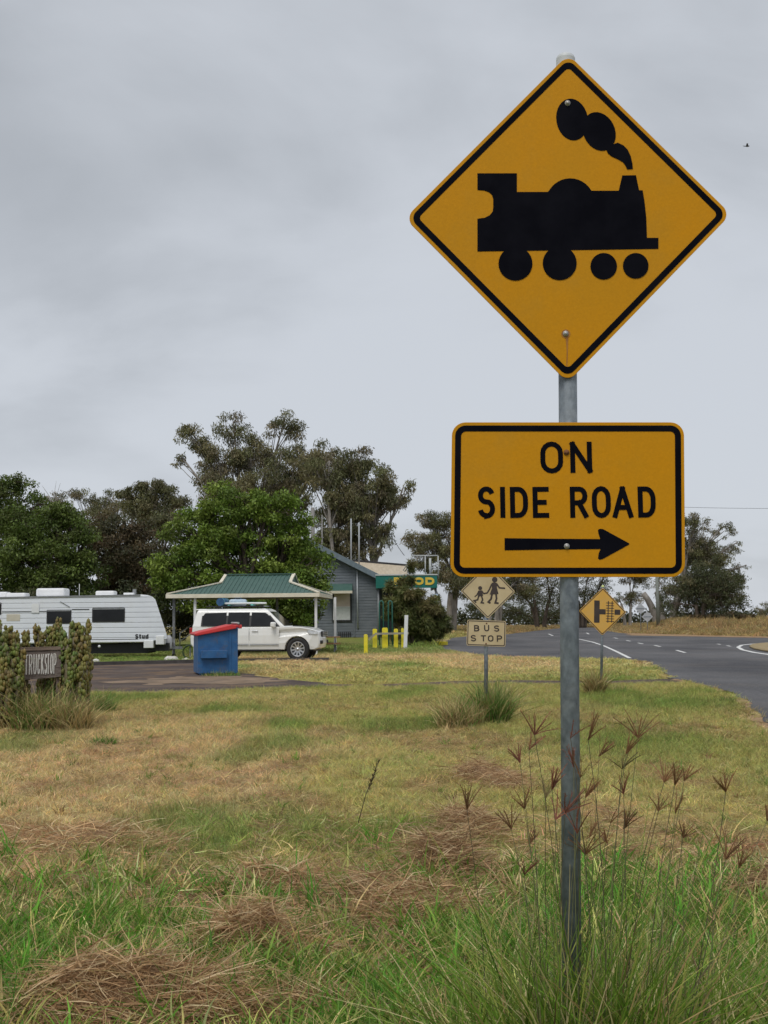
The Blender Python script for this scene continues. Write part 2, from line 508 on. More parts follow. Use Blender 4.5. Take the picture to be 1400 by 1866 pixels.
def height(x, y, sd=None, fine=True):
    x = np.asarray(x, float); y = np.asarray(y, float)
    if sd is None: sd = asphalt_sd(x, y)
    free = sstep(0.15, 2.0, sd)
    z = 0.45 * sstep(50, 76, y) * (1 - sstep(2, 8, x)) * sstep(0.5, 5, sd)
    bank = np.exp(-((y - 118) / 12.0) ** 2) * sstep(24, 30, x) + 0.45 * np.exp(-((y - 128) / 14.0) ** 2) * (1 - sstep(12, 18, x)) * sstep(4, 9, x)
    z = z + 1.05 * bank * sstep(0.5, 7, sd)
    z = z - 0.012 * np.clip(y - 188, 0, 2500) * (1.0)
    if fine:
        z = z + free * ((fbm(x, y, 0.5, 2, 3) - 0.62) * 0.10 + (fbm(x, y, 3.0, 4, 3) - 0.55) * 0.035)
        z = np.where(sd < 0.3, np.minimum(z, -0.012 - 0.012 * np.clip(y - 188, 0, 2500)), z)
    return z
def hz(x, y): return float(height(np.array([x]), np.array([y]))[0])

STRAW = np.array((0.64, 0.50, 0.25)); TAN = np.array((0.40, 0.33, 0.13)); GREEN = np.array((0.19, 0.28, 0.055))
LUSH = np.array((0.115, 0.265, 0.032)); BROWN = np.array((0.40, 0.25, 0.14)); OLIVE = np.array((0.46, 0.43, 0.15))
def blob(x, y, c, rx, ry): return np.exp(-(((x - c[0]) / rx) ** 2 + ((y - c[1]) / ry) ** 2))
def field(x, y):
    """colour of the grass at a place and how lush it is"""
    n1 = fbm(x, y * 0.6, 0.55, 21); n2 = fbm(x, y * 0.5, 1.3, 33); n3 = fbm(x, y * 0.55, 0.28, 45); n4 = fbm(x, y, 4.0, 57, 2)
    lush = sstep(7.6, 5.4, y + (n2 - .5) * 4.0 - 1.6 * sstep(.0, .25, x / np.maximum(y, 1))) * (.55 + .45 * sstep(.4, .6, n1))
    lush = np.maximum(lush, sstep(.60, .74, n1) * .7)
    lush = np.maximum(lush, blob(x, y, gxy(1230, 1283), 1.6, 1.8) * .8)
    lush = np.maximum(lush, blob(x, y, gxy(1150, 1350), 1.2, 2.0) * .7)
    lush = np.maximum(lush, blob(x, y, gxy(400, 1218), 1.6, 2.0) * 1.0)
    lawn = sstep(47, 54, y) * (1 - sstep(66, 84, y)) * (1 - sstep(2.0, 5.0, x)) * sstep(-60, -4.5, x)
    lush = np.maximum(lush, lawn * (.7 + .3 * n2))
    lush = np.maximum(lush, sstep(40, 43, y) * (1 - sstep(48, 50, y)) * (1 - sstep(-8, -6, x)) * .9)
    olive = np.clip(sstep(.42, .62, n3) * .9 + blob(x, y, (6.5, 24), 3.5, 7) + .6 * sstep(14, 24, y) * (1 - sstep(30, 40, y)), 0, 1)
    brown = np.clip(sstep(.46, .62, n2) * .85 * (1 - sstep(16, 26, y)), 0, 1)
    far = sstep(60, 90, y) * sstep(5, 9, x)
    c = STRAW[None] * (1 - olive)[:, None] + OLIVE[None] * olive[:, None]
    c = c * (1 - .55 * brown)[:, None] + BROWN[None] * (.55 * brown)[:, None]
    gr = GREEN[None] * (1 - sstep(.45, .6, n4))[:, None] + LUSH[None] * sstep(.45, .6, n4)[:, None]
    c = c * (1 - .88 * lush)[:, None] + gr * (.88 * lush)[:, None]
    fc = np.array((0.36, 0.26, 0.115))
    c = c * (1 - .8 * far)[:, None] + fc[None] * (.8 * far)[:, None]
    return c, lush, brown

# ground sheet, finer where the camera stands
def axis_pts(lo, hi, step, far_lo, far_hi, g):
    a = list(np.arange(lo, hi, step)); s = step; v = hi
    while v < far_hi: a.append(v); s *= g; v += s
    a.append(far_hi); s = step; v = lo
    while v > far_lo: s *= g; v -= s; a.insert(0, v)
    return np.array(a)
gxs = axis_pts(-5, 6, 0.12, -2500, 2500, 1.055); gys = axis_pts(2.5, 14, 0.12, -300, 3500, 1.035)
XX, YY = np.meshgrid(gxs, gys); fx, fy = XX.ravel(), YY.ravel()
fz = height(fx, fy)
nx, ny = len(gxs), len(gys)
ii = (np.arange(ny - 1)[:, None] * nx + np.arange(nx - 1)[None]).ravel()
gc, glush, gbrown = field(fx, fy)
soil = np.array((0.16, 0.115, 0.06))
gcol = gc * 0.66 + soil[None] * 0.28
gme = np_mesh('ground', np.stack([fx, fy, fz], 1), np.stack([ii, ii + 1, ii + nx + 1, ii + nx], 1), tint=gcol, smooth=True)
def ground_material():
    m = bpy.data.materials.new('grassy_soil'); m.use_nodes = True
    nt = m.node_tree; ns = nt.nodes; b = ns['Principled BSDF']
    at = ns.new('ShaderNodeAttribute'); at.attribute_name = 'tint'
    tc = ns.new('ShaderNodeTexCoord')
    n1 = ns.new('ShaderNodeTexNoise'); n1.inputs['Scale'].default_value = 14; n1.inputs['Detail'].default_value = 8
    n1.inputs['Roughness'].default_value = 0.75
    _lnk(nt, tc.outputs['Object'], n1.inputs['Vector'])
    rp = ns.new('ShaderNodeValToRGB'); rp.color_ramp.elements[0].position = .3; rp.color_ramp.elements[0].color = (.5, .48, .45, 1)
    rp.color_ramp.elements[1].position = .7; rp.color_ramp.elements[1].color = (1.25, 1.2, 1.1, 1)
    _lnk(nt, n1.outputs['Fac'], rp.inputs[0])
    mx = ns.new('ShaderNodeMix'); mx.data_type = 'RGBA'; mx.blend_type = 'MULTIPLY'; mx.inputs['Factor'].default_value = 1
    _lnk(nt, at.outputs['Color'], mx.inputs['A']); _lnk(nt, rp.outputs[0], mx.inputs['B'])
    _lnk(nt, mx.outputs['Result'], b.inputs['Base Color'])
    b.inputs['Roughness'].default_value = .95; b.inputs['Specular IOR Level'].default_value = .1
    bp = ns.new('ShaderNodeBump'); bp.inputs['Strength'].default_value = .6; bp.inputs['Distance'].default_value = .03
    _lnk(nt, n1.outputs['Fac'], bp.inputs['Height']); _lnk(nt, bp.outputs[0], b.inputs['Normal'])
    return m
tag(link_mesh('ground', gme, ground_material()), kind='structure')

# sealed road, car park and the worn track
ASPHALT = mat('asphalt', (0.070, 0.070, 0.076), (0.138, 0.136, 0.140), scale=0.22, detail=10, rough=.9, bump=.6, bscale=50, stretch=(1, .45, 1), dirt=(0.15, 0.13, 0.115), dscale=.35, damt=.5, spec=.15, grain=.22, gscale=14)
GRAVEL = mat('gravelly_asphalt', (0.078, 0.062, 0.057), (0.135, 0.108, 0.095), scale=.8, detail=9, rough=.95, bump=.8, bscale=40, dirt=(0.26, 0.17, 0.10), dscale=.55, damt=.9, spec=.05)
DIRT = mat('bare_dirt', (0.26, 0.165, 0.09), (0.36, 0.25, 0.15), scale=2, detail=8, rough=.95, bump=.6, bscale=30, spec=.1)
LINE = mat('road_paint', (0.62, 0.62, 0.60), (0.76, 0.76, 0.74), scale=3, rough=.7, dirt=(0.14, 0.14, 0.145), dscale=5, damt=.95)
def sheet(name, poly, z, m, parent=None, kind='structure'):
    bm = bmesh.new()
    f = bm.faces.new([bm.verts.new((p[0], p[1], z)) for p in poly])
    bmesh.ops.triangulate(bm, faces=[f])
    me = bpy.data.meshes.new(name); bm.to_mesh(me); bm.free()
    if me.polygons and me.polygons[0].normal.z < 0: me.flip_normals()
    o = link_mesh(name, me, m, parent)
    if kind: tag(o, kind=kind)
    return o
road = sheet('road', ROADJ, 0.012, ASPHALT)
sheet('car_park', CARJ, 0.008, GRAVEL)
sheet('track', TRACKJ, 0.004, GRAVEL)
sheet('road_shoulder', jag([(3.0, 5.8)] + [gxy(*p) for p in [(1385,1319),(1345,1280),(1318,1267),(1280,1254.5),(1228,1243),(1203,1229),(1188,1217),(1170,1209),(1178,1205),(1212,1222),(1260,1243),(1330,1262),(1370,1282),(1420,1319)]] + [(3.6, 5.8)], .22, .28, 19), 0.006, DIRT)
sheet('dirt_patch', jag([gxy(*p) for p in [(225,1244),(300,1236),(360,1232),(430,1236),(520,1242),(470,1246),(400,1247),(330,1246),(300,1249)]], .25, 1.1, 12), 0.013, mat('greyish_dirt', (.19, .14, .10), (.29, .215, .155), scale=1.5, detail=9, rough=.95, bump=.6, bscale=30, spec=.05, dirt=(.11, .095, .085), dscale=1.2, damt=.9))
sheet('dirt_verge', jag([gxy(*p) for p in [(1150,1158.5),(1250,1160),(1400,1163)]] + [(60, 90), (60, 94)] + [gxy(*p) for p in [(1400,1157),(1250,1155.5),(1140,1154)]], .5, .6, 14), 0.02, DIRT)

# low edging between the car park and the caravan's lawn
kmb = MB(); kp = [gxy(*q) for q in [(100,1214.5),(170,1213),(260,1210.5),(372,1208),(470,1206.5),(600,1205)]]
for a, b in zip(kp[:-1], kp[1:]): kmb.bar((a[0], a[1], .05), (b[0], b[1], .05), .14, .16)
tag(kmb.build('kerb', mat('edging', (.045,.04,.038), (.09,.08,.075), scale=4, rough=.9)), kind='structure')

def mark(name, pts, w, z=0.017):
    """a painted line along ground points, a child of the road"""
    mb = MB(); n = len(pts)
    pts = [Vector((p[0], p[1])) for p in pts]; L, Rr = [], []
    for i in range(n):
        d = (pts[min(i+1, n-1)] - pts[max(i-1, 0)]).normalized(); nn = Vector((-d.y, d.x)) * w / 2
        L.append(pts[i] + nn); Rr.append(pts[i] - nn)
    vs = [(p.x, p.y, z) for p in L] + [(p.x, p.y, z) for p in Rr]
    mb.add(vs, [(i, i+1, n+i+1, n+i) for i in range(n-1)])
    return mb.build(name, LINE, road)
mark('edge_line', [gxy(*p) for p in [(1030,1160),(1060,1166),(1080,1170.5),(1100,1177),(1122,1187),(1148,1200)]], .15)
for a, b in [((1249,1190),(1233,1185.5)),((1204,1179),(1193,1176.5)),((1172,1174),(1163,1172)),((1149,1169),(1142,1167.3)),((1126,1164),(1119,1162.5)),((1008,1159),(1000,1155.5)),((1074,1156),(1069,1153.5)),((1332,1178.5),(1325,1177)),((1313,1175),(1308,1174))]:
    mark('lane_dash', [gxy(*a), gxy(*b)], .14)

# painted traffic island with grass on it
ISL = [gxy(*p) for p in [(1342,1180),(1349,1176),(1372,1173.5),(1420,1170)]] + [(30, 68), (30, 50)] + [gxy(*p) for p in [(1430,1199),(1400,1194),(1372,1190),(1350,1185)]]
isl_o = empty('traffic_island', (sum(p[0] for p in ISL)/len(ISL), sum(p[1] for p in ISL)/len(ISL), 0.012), 'small grassy traffic island with a white painted edge on the road', 'traffic island')
def shrink(poly, k, c): return [(c[0]+(p[0]-c[0])*k, c[1]+(p[1]-c[1])*k) for p in poly]
ic = (isl_o.location.x, isl_o.location.y)
mb = MB(); mb.ring(ISL, shrink(ISL, .94, ic), lambda u, v, t: (u, v, t), .013, .018); mb.build('painted_edge', LINE, isl_o, world=True)
mb = MB(); mb.prism(shrink(ISL, .80, ic), lambda u, v, t: (u, v, t), .013, .10); mb.build('earth', mat('island_earth', (.24,.18,.09), (.34,.26,.13), rough=.95), isl_o, world=True, bevel=.05)

# ------------------------------------------------------------------ grass
proto_col = bpy.data.collections.new('grass_prototypes')     # not linked to the scene: only instanced
def add_proto(name, V, F, sid, ns, lo=.65, hi=1.3):
    sh = rng.uniform(lo, hi, ns)[:, None] * (1 + rng.normal(0, .07, (ns, 3)))
    me = np_mesh(name, V, F, shade=sh[sid]); me.materials.append(GRASS_INST)
    o = bpy.data.objects.new(name, me); proto_col.objects.link(o)
def proto_upright(name, n, spread, lean, w, seg=3, bendk=.35, lmin=.45):
    a = rng.uniform(0, 2*np.pi, n); r = np.sqrt(rng.random(n)) * spread
    base = np.stack([r*np.cos(a), r*np.sin(a), np.full(n, -.04)], 1)
    d = unit(np.stack([rng.normal(0, lean, n), rng.normal(0, lean, n), np.ones(n)], 1))
    bend = np.stack([rng.normal(0, bendk, n), rng.normal(0, bendk, n), -np.abs(rng.normal(.12, .12, n))], 1)
    V, F, s = strips(base, d, bend, rng.uniform(lmin, 1, n), rng.uniform(.6, 1.2, n) * w, seg)
    add_proto(name, V, F, s, n)
def proto_lying(name, n, spread, w, seg=3):
    a = rng.uniform(0, 2*np.pi, n); r = np.sqrt(rng.random(n)) * spread
    base = np.stack([r*np.cos(a), r*np.sin(a), rng.uniform(0, .12, n)], 1)
    q = rng.uniform(0, 2*np.pi, n)
    d = unit(np.stack([np.cos(q), np.sin(q), rng.uniform(.05, .7, n)], 1))
    bend = np.stack([rng.normal(0, .25, n), rng.normal(0, .25, n), -rng.uniform(.1, .6, n)], 1)
    V, F, s = strips(base, d, bend, rng.uniform(.4, 1, n), rng.uniform(.6, 1.2, n) * w, seg)
    add_proto(name, V, F, s, n, .55, 1.4)
for k in range(3): proto_upright(f'p0{k}', 26, .75, .38, .045)          # 0-2 short turf, seen from a few metres
for k in range(3): proto_lying(f'p1{k}', 26, .7, .035)                   # 3-5 cut straw lying about
for k in range(3): proto_upright(f'p2{k}', 13, .32, .30, .050, 4, .42)   # 6-8 long green blades
for k in range(2): proto_upright(f'p3{k}', 30, 1.1, .35, .085, 2)        # 9-10 coarse turf for the far field

def scatter(name, label, cat, x, y, pick, sx, sz, tint, tilt=.12, zoff=0.0):
    n = len(x); z = height(x, y) + zoff
    me = bpy.data.meshes.new(name); me.vertices.add(n)
    me.vertices.foreach_set('co', np.stack([x, y, z], 1).astype(np.float32).ravel())
    def av(nm, typ, arr, fld):
        a = me.attributes.new(nm, typ, 'POINT'); a.data.foreach_set(fld, np.ascontiguousarray(arr).ravel())
    av('rot', 'FLOAT_VECTOR', np.stack([rng.normal(0, tilt, n), rng.normal(0, tilt, n), rng.uniform(0, 6.283, n)], 1).astype(np.float32), 'vector')
    av('scl', 'FLOAT_VECTOR', np.stack([sx, sx, sz], 1).astype(np.float32), 'vector')
    t4 = np.ones((n, 4), np.float32); t4[:, :3] = tint
    av('tint', 'FLOAT_COLOR', t4, 'color')
    av('pick', 'INT', pick.astype(np.int32), 'value')
    o = link_mesh(name, me, None); tag(o, label, cat, kind='stuff')
    ng = bpy.data.node_groups.new(name + '_scatter', 'GeometryNodeTree')
    ng.interface.new_socket('Geometry', in_out='INPUT', socket_type='NodeSocketGeometry')
    ng.interface.new_socket('Geometry', in_out='OUTPUT', socket_type='NodeSocketGeometry')
    N = ng.nodes; gi = N.new('NodeGroupInput'); go = N.new('NodeGroupOutput')
    ci = N.new('GeometryNodeCollectionInfo'); ci.inputs['Collection'].default_value = proto_col
    ci.inputs['Separate Children'].default_value = True; ci.inputs['Reset Children'].default_value = True
    ip = N.new('GeometryNodeInstanceOnPoints'); ip.inputs['Pick Instance'].default_value = True
    def na(nm, dt):
        q = N.new('GeometryNodeInputNamedAttribute'); q.data_type = dt; q.inputs['Name'].default_value = nm
        return q.outputs['Attribute']
    Lk = ng.links
    Lk.new(gi.outputs[0], ip.inputs['Points']); Lk.new(ci.outputs[0], ip.inputs['Instance'])
    Lk.new(na('pick', 'INT'), ip.inputs['Instance Index']); Lk.new(na('rot', 'FLOAT_VECTOR'), ip.inputs['Rotation'])
    Lk.new(na('scl', 'FLOAT_VECTOR'), ip.inputs['Scale']); Lk.new(ip.outputs[0], go.inputs[0])
    md = o.modifiers.new('scatter', 'NODES'); md.node_group = ng
    return o

def wedge(y0, y1, n, margin=.06):
    """points over the part of the field in front of the camera, a bit wider than the frame"""
    y = np.sqrt(rng.uniform(y0*y0, y1*y1, n)); x = rng.uniform(-(.335 + margin), .335 + margin, n) * y + rng.uniform(-.4, .4, n)
    return x, y
def vary(c, s=.22):
    n = len(c); k = 1 + rng.normal(0, s, (n, 1)); h = 1 + rng.normal(0, .06, (n, 3))
    return np.clip(c * k * h, .01, .9)

# mown field
x, y = wedge(6.0, 29, 46000); sd = asphalt_sd(x, y); k = sd > rng.uniform(-.05, .25, len(x)); x, y = x[k], y[k]
c, lush, brown = field(x, y)
lie = rng.random(len(x)) < (.22 + .5 * brown) * (1 - .7 * lush)
pick = np.where(lie, rng.integers(3, 6, len(x)), rng.integers(0, 3, len(x)))
sx = rng.uniform(.07, .12, len(x)) * (1 + .02 * y); szz = sx * rng.uniform(.45, .95, len(x)) * (1 + .5 * lush)
c = np.where(lie[:, None], c * .5 + np.where(rng.random((len(x), 1)) < .5, BROWN[None], STRAW[None]) * .5, c)
scatter('mown_grass', 'short mown grass, yellowed and patchy, covering the field', 'grass', x, y, pick, sx, szz, vary(c))
# distant field
x, y = wedge(28, 62, 26000); sd = asphalt_sd(x, y); k = sd > rng.uniform(0, .3, len(x)); x, y = x[k], y[k]
c, lush, brown = field(x, y)
sx = rng.uniform(.16, .30, len(x)); szz = sx * rng.uniform(.3, .6, len(x)) * (1 + .5 * lush)
scatter('distant_grass', 'rough grass around the car park and the buildings', 'grass', x, y, rng.integers(9, 11, len(x)), sx, szz, vary(c * 1.05))
x, y = wedge(60, 185, 30000); k = (asphalt_sd(x, y) > .6) & (x > 1.5); x, y = x[k], y[k]
c, lush, brown = field(x, y)
sx = rng.uniform(.4, .8, len(x)); szz = rng.uniform(.18, .5, len(x)) * (1 + .7 * sstep(26, 32, x) * sstep(95, 106, y))
scatter('verge_grass', 'tall dry grass on the verge beyond the road', 'grass', x, y, rng.integers(9, 11, len(x)), sx, szz, vary(c, .2))
# lush strip close to the camera
x, y = wedge(3.3, 8.6, 15500, .10)
n2 = fbm(x, y, 1.1, 71, 3); px_ = x / y
dens = sstep(8.2, 5.9, y + (n2 - .5) * 4.0) * np.clip(.22 + 1.3 * (n2 - .42) / .22, .14, .95)
dens = np.maximum(dens, sstep(.04, .16, px_) * sstep(7.6, 5.5, y) * .95)
k = rng.random(len(x)) < dens; x, y = x[k], y[k]
c, lush, brown = field(x, y)
m_ = rng.random(len(x))
c = np.where(m_[:, None] < .46, LUSH[None], np.where(m_[:, None] < .70, GREEN[None], np.where(m_[:, None] < .84, OLIVE[None], STRAW[None])))
sx = rng.uniform(.15, .30, len(x)) ; szz = sx * rng.uniform(.55, 1.15, len(x))
scatter('green_grass', 'lush green grass growing in the near foreground', 'grass', x, y, rng.integers(6, 9, len(x)), sx, szz, vary(c, .2))
# cut straw between the blades of the foreground
x, y = wedge(3.6, 12, 12000, .08); n2 = fbm(x, y, 1.4, 91, 3)
k = rng.random(len(x)) < (sstep(.34, .58, n2) * .8 + .10) * sstep(10.4, 6.0, y + (n2 - .5) * 5); x, y = x[k], y[k]
c = np.where(rng.random((len(x), 1)) < .55, BROWN[None] * 1.1, STRAW[None] * .85)
sx = rng.uniform(.12, .22, len(x))
scatter('cut_straw', 'cut brown straw lying loose among the near grass', 'straw', x, y, rng.integers(3, 6, len(x)), sx, sx * .7, vary(c, .2), tilt=.25, zoff=.01)

# scattered weeds and stronger tufts that the mower missed
x, y = wedge(6.5, 30, 2600); k = asphalt_sd(x, y) > .3; x, y = x[k], y[k]
c0_, lush, brown = field(x, y); m_ = rng.random((len(x), 1))
c = np.where(m_ < .35, GREEN[None], np.where(m_ < .6, LUSH[None] * .9, np.where(m_ < .8, STRAW[None] * 1.1, BROWN[None] * .8)))
sx = rng.uniform(.09, .2, len(x)); scatter('weed_tufts', 'small weeds and missed tufts dotted over the mown field', 'weeds', x, y, rng.integers(6, 9, len(x)), sx, sx * rng.uniform(.5, .9, len(x)), vary(c, .2))

# heaps of mown hay
HAYMAT = mat('hay_mound', (.20, .12, .065), (.32, .205, .115), scale=18, detail=8, rough=.95, bump=1.0, bscale=60, spec=.1)
def hay_heap(label, cpx, cpy, rx, ry, h, ang, n, seed, tone=1.0):
    c = G(cpx, cpy); z0 = hz(c.x, c.y)
    o = empty('hay_heap', (c.x, c.y, z0), label, 'hay heap', 'heaps of mown hay in the field')
    ca, sa = math.cos(ang), math.sin(ang)
    def prof(u, v):
        r = np.sqrt(u*u + v*v)
        k = np.clip(1 - r ** 2, 0, 1) ** 1.1
        return h * k * (.15 + 1.7 * fbm(u*2.2 + seed, v*2.2, 1.0, seed, 3)**1.3) * (.55 + .9 * vnoise(u*4 + seed, v*4, 1.0, seed+5))
    g = np.linspace(-1.02, 1.02, 30); U, Vv = np.meshgrid(g, g); u, v = U.ravel(), Vv.ravel()
    z = prof(u, v) - .02
    X = u*rx*ca - v*ry*sa; Y = u*rx*sa + v*ry*ca
    ground_z = height(X + c.x, Y + c.y) - z0
    i = (np.arange(29)[:, None]*30 + np.arange(29)[None]).ravel()
    me = np_mesh('mound', np.stack([X, Y, z + ground_z], 1), np.stack([i, i+1, i+31, i+30], 1), smooth=True)
    link_mesh('mound', me, HAYMAT, o)
    q = rng.uniform(0, 2*np.pi, n); r = np.sqrt(rng.random(n)) * (1.02 + .32 * (vnoise(np.cos(q)*2 + seed, np.sin(q)*2, 1.3, seed) - .4)) + np.abs(rng.normal(0, .10, n))
    u, v = r*np.cos(q), r*np.sin(q)
    X = u*rx*ca - v*ry*sa; Y = u*rx*sa + v*ry*ca
    zb = prof(u, v) + height(X + c.x, Y + c.y) - z0 + rng.uniform(-.006, .03, n) * (1 + h*4)
    sw = (fbm(X, Y, 3.0, seed + 9, 2) - .5) * 9 + ang
    dirn = sw + rng.normal(0, 1.25, n)
    d = unit(np.stack([np.cos(dirn), np.sin(dirn)*.8, rng.normal(.10, .34, n)], 1))
    bend = np.stack([rng.normal(0, .2, n), rng.normal(0, .2, n), -np.abs(rng.normal(.18, .14, n))], 1)
    Vt, F, s = strips(np.stack([X, Y, zb], 1), d, bend, rng.uniform(.05, .26, n), rng.choice([.0022, .003, .0042, .0065], n)*rng.uniform(.8, 1.2, n), 3, .4)
    base = np.array([(.54,.36,.19), (.42,.255,.13), (.72,.55,.33), (.27,.15,.075), (.56,.45,.22)])
    t = base[rng.choice(5, n, p=[.34, .28, .16, .14, .08])] * tone * (1 + rng.normal(0, .15, (n, 1)))
    st = link_mesh('strands', np_mesh('strands', Vt, F, tint=np.clip(t, .02, .8)[s]), BLADE, o)
    tag(st, kind='stuff')
hay_heap('long brown hay heap in the bottom left corner', 262, 1832, .56, .26, .18, -.05, 8500, 1)
hay_heap('domed brown hay heap above the bottom left heap', 465, 1736, .34, .19, .20, -.18, 6000, 2)
hay_heap('low flat tail of hay right of the bottom left heap', 500, 1842, .34, .16, .07, .05, 3400, 3)
hay_heap('dark hay heap left of the sign pole, nearest the green grass', 760, 1672, .36, .28, .15, .1, 5400, 4)
hay_heap('ragged brown hay heap behind the one left of the sign pole', 810, 1590, .24, .36, .19, .3, 4600, 5, .85)
hay_heap('small hay heap trailing away farthest up the field', 850, 1512, .17, .5, .17, .2, 3000, 6, .9)
hay_heap('short hay heap in the gap between the near green grass and the middle heaps', 690, 1640, .22, .2, .12, -.3, 2600, 17, .9)
hay_heap('last faint hay heap of the line leading to the bus stop sign', 890, 1418, .3, .9, .13, .2, 2400, 18, .95)
hay_heap('brown hay heap at the right edge beside tall grass', 1420, 1650, .36, .30, .14, .2, 3500, 7, .85)
hay_heap('flattened hay heap in the middle of the left field', 500, 1612, .34, .22, .08, .0, 2600, 8, 1.1)
hay_heap('thin hay heap at the far left of the field', 110, 1530, .8, .5, .07, .0, 3600, 9, 1.15)

# ------------------------------------------------------------------ road signs
def sign_yellow(name, c1, c2, c3):
    return mat(name, c1, c2, scale=3.2, detail=7, rough=.5, bump=.025, bscale=90, spec=.14, lo=.34, hi=.66, dirt=c3, dscale=2.2, damt=.6, rvar=.08, grain=.045, gscale=150)
YELLOW = sign_yellow('sign_yellow', (.58, .25, .003), (.53, .242, .006), (.46, .235, .022))
YELLOW_OLD = sign_yellow('sign_yellow_old', (.66, .37, .075), (.62, .38, .11), (.54, .37, .15))
CREAM = sign_yellow('sign_faded_cream', (.50, .40, .235), (.56, .46, .29), (.40, .32, .2))
INK = mat('sign_black', (.003, .003, .006), (.006, .006, .010), scale=9, rough=.6, spec=.03)
INK_OLD = mat('sign_black_old', (.03, .022, .02), (.05, .035, .03), scale=9, rough=.6)
GALV = mat('galvanised_steel', (.105, .125, .150), (.215, .245, .275), scale=26, detail=8, rough=.6, metal=.1, bump=.08, bscale=60, stretch=(1, 1, .55), dirt=(.30, .32, .34), dscale=9, damt=.65, rvar=.1, grain=.16, gscale=45)
ALU = mat('bare_aluminium', (.40, .42, .44), (.50, .52, .55), scale=6, rough=.5, metal=.3)
CAPM = mat('white_plastic_cap', (.52, .54, .56), (.62, .63, .64), scale=10, rough=.5)
BOLT = mat('zinc_bolt', (.34, .34, .34), (.45, .45, .44), scale=80, rough=.5, metal=.5, dirt=(.2, .09, .03), dscale=60, damt=.5)
RUST = mat('rusty_bolt', (.12, .045, .018), (.20, .08, .03), scale=90, rough=.85)
RUSTRUN = mat('rust_stain', (.30, .11, .012), (.40, .17, .02), scale=30, rough=.6)

def frame_of(l, r, Y):
    a, b = P(*l, Y), P(*r, Y); d = b - a
    return math.atan2(d.z, d.x), d.length
def rot2(pts, c, a):
    return [(c[0] + p[0]*math.cos(a) - p[1]*math.sin(a), c[1] + p[0]*math.sin(a) + p[1]*math.cos(a)) for p in pts]
def diamond_pts(h): return [(0, h), (-h, 0), (0, -h), (h, 0)]
def rect_pts(w, h): return [(-w/2, h/2), (-w/2, -h/2), (w/2, -h/2), (w/2, h/2)]
def bolts(parent, pts, Y, r, mats):
    for p, m in zip(pts, mats):
        c = P(*p, Y); mb = MB()
        mb.lathe([(r*1.55, -.001), (r*1.55, .0018), (r*1.05, .0022), (r*.95, .006), (r*.45, .0075), (.0002, .0078)], (c.x, Y - .0015, c.z), (0, -1, 0), 14)
        mb.build('bolt', m, parent, world=True)

Ys = 3.70
pa, pb = P(1041.5, 1640, Ys + .037), P(1035, 700, Ys + .037)
pd = (pa - pb).normalized()
base = pa + pd * ((pa.z - hz(pa.x, pa.y) + .05) / -pd.z)
topp = pb - pd * ((P(1035, 112, Ys + .037).z - pb.z) / -pd.z) if False else pb + (pb - pa) * ((P(1035, 110, Ys + .037).z - pb.z) / (pb.z - pa.z))
sign = empty('railway_warning_sign', (base.x, base.y, base.z + .05), 'large yellow diamond railway warning sign with a locomotive above an ON SIDE ROAD plate', 'road sign')
mb = MB(); mb.tube([base, topp], .0302, 28); mb.build('pole', GALV, sign, world=True)
mb = MB(); axis = (topp - base).normalized()
mb.lathe([(.0318, -.03), (.0318, .004)], topp, axis, 24); mb.dome(topp + axis*.004, .0318, .022, 24, 5, axis)
mb.build('pole_cap', CAPM, sign, world=True)

# diamond
ang, _ = frame_of((747, 399), (1324, 392), Ys)
cc = (P(747, 397, Ys) + P(1324, 397, Ys)) / 2
czz = (P(1036, 107, Ys).z + P(1036, 688, Ys).z) / 2; dc = (cc.x, czz)
HD = (P(1036, 107, Ys).z - P(1036, 688, Ys).z) / 2 + .016
fn = XZ(Ys)
KX = ((P(1324.5, 397, Ys).x - P(747, 397, Ys).x) / 2 + .0157) / HD
SHD = (P(1037, 107, Ys).x - P(1036, 688, Ys).x) / (P(1036, 107, Ys).z - P(1036, 688, Ys).z)
def dia(h, r): return [(dc[0] + a*KX*math.cos(ang) + b*SHD, dc[1] + a*KX*math.sin(ang) + b) for a, b in rounded(diamond_pts(h), r, 8)]
mb = MB(); mb.prism(dia(HD, .038), fn, -.004, 0); plate = mb.build('diamond_plate', YELLOW, sign, world=True, bevel=.0008)
mb = MB(); mb.ring(dia(HD - .0165, .030), dia(HD - .0165 - .0285, .016), fn, -.0005, .0011); mb.build('border', INK, plate, world=True)
def cr6(pts): return [(p.x, p.z) for p in (P(730 + a/2.295, 80 + b/2.295, Ys) for a, b in pts)]
loco = [(322,541),(487,541),(487,619),(616,619)] + [(710 + 102*math.cos(R(t)), 664 - 102*math.sin(R(t))) for t in np.linspace(150, 30, 13)] + \
    [(800,614),(913,614),(928,550),(985,549),(998,612),(1013,612),(1021,660),(1028,725),(1030,775),(1031,811),(1079,811),(1079,857),(322,868),(322,731),
     (352,727),(374,716),(386,700),(388,684),(388,648),(383,632),(370,620),(350,613),(322,611)]
mb = MB(); mb.prism(cr6(loco), fn, -.0005, .0012); sym = mb.build('locomotive_symbol', INK, plate, world=True)
for cx_, cy_, r_ in ((481,919,71),(666,917,71),(850,930,55.5),(984,928,53.5)):
    mb = MB(); mb.prism(cr6(circle(cx_, cy_, r_)), fn, -.0005, .0017 + .0001*(r_ % 3)); mb.build('wheel_symbol', INK, plate, world=True)
mb = MB(); mb.prism(cr6(circle(718, 316, 66, 88, tilt=-.18)), fn, -.0005, .0012)
mb.prism(cr6(circle(831, 366, 66, 84, tilt=-.45)), fn, -.0005, .0015)
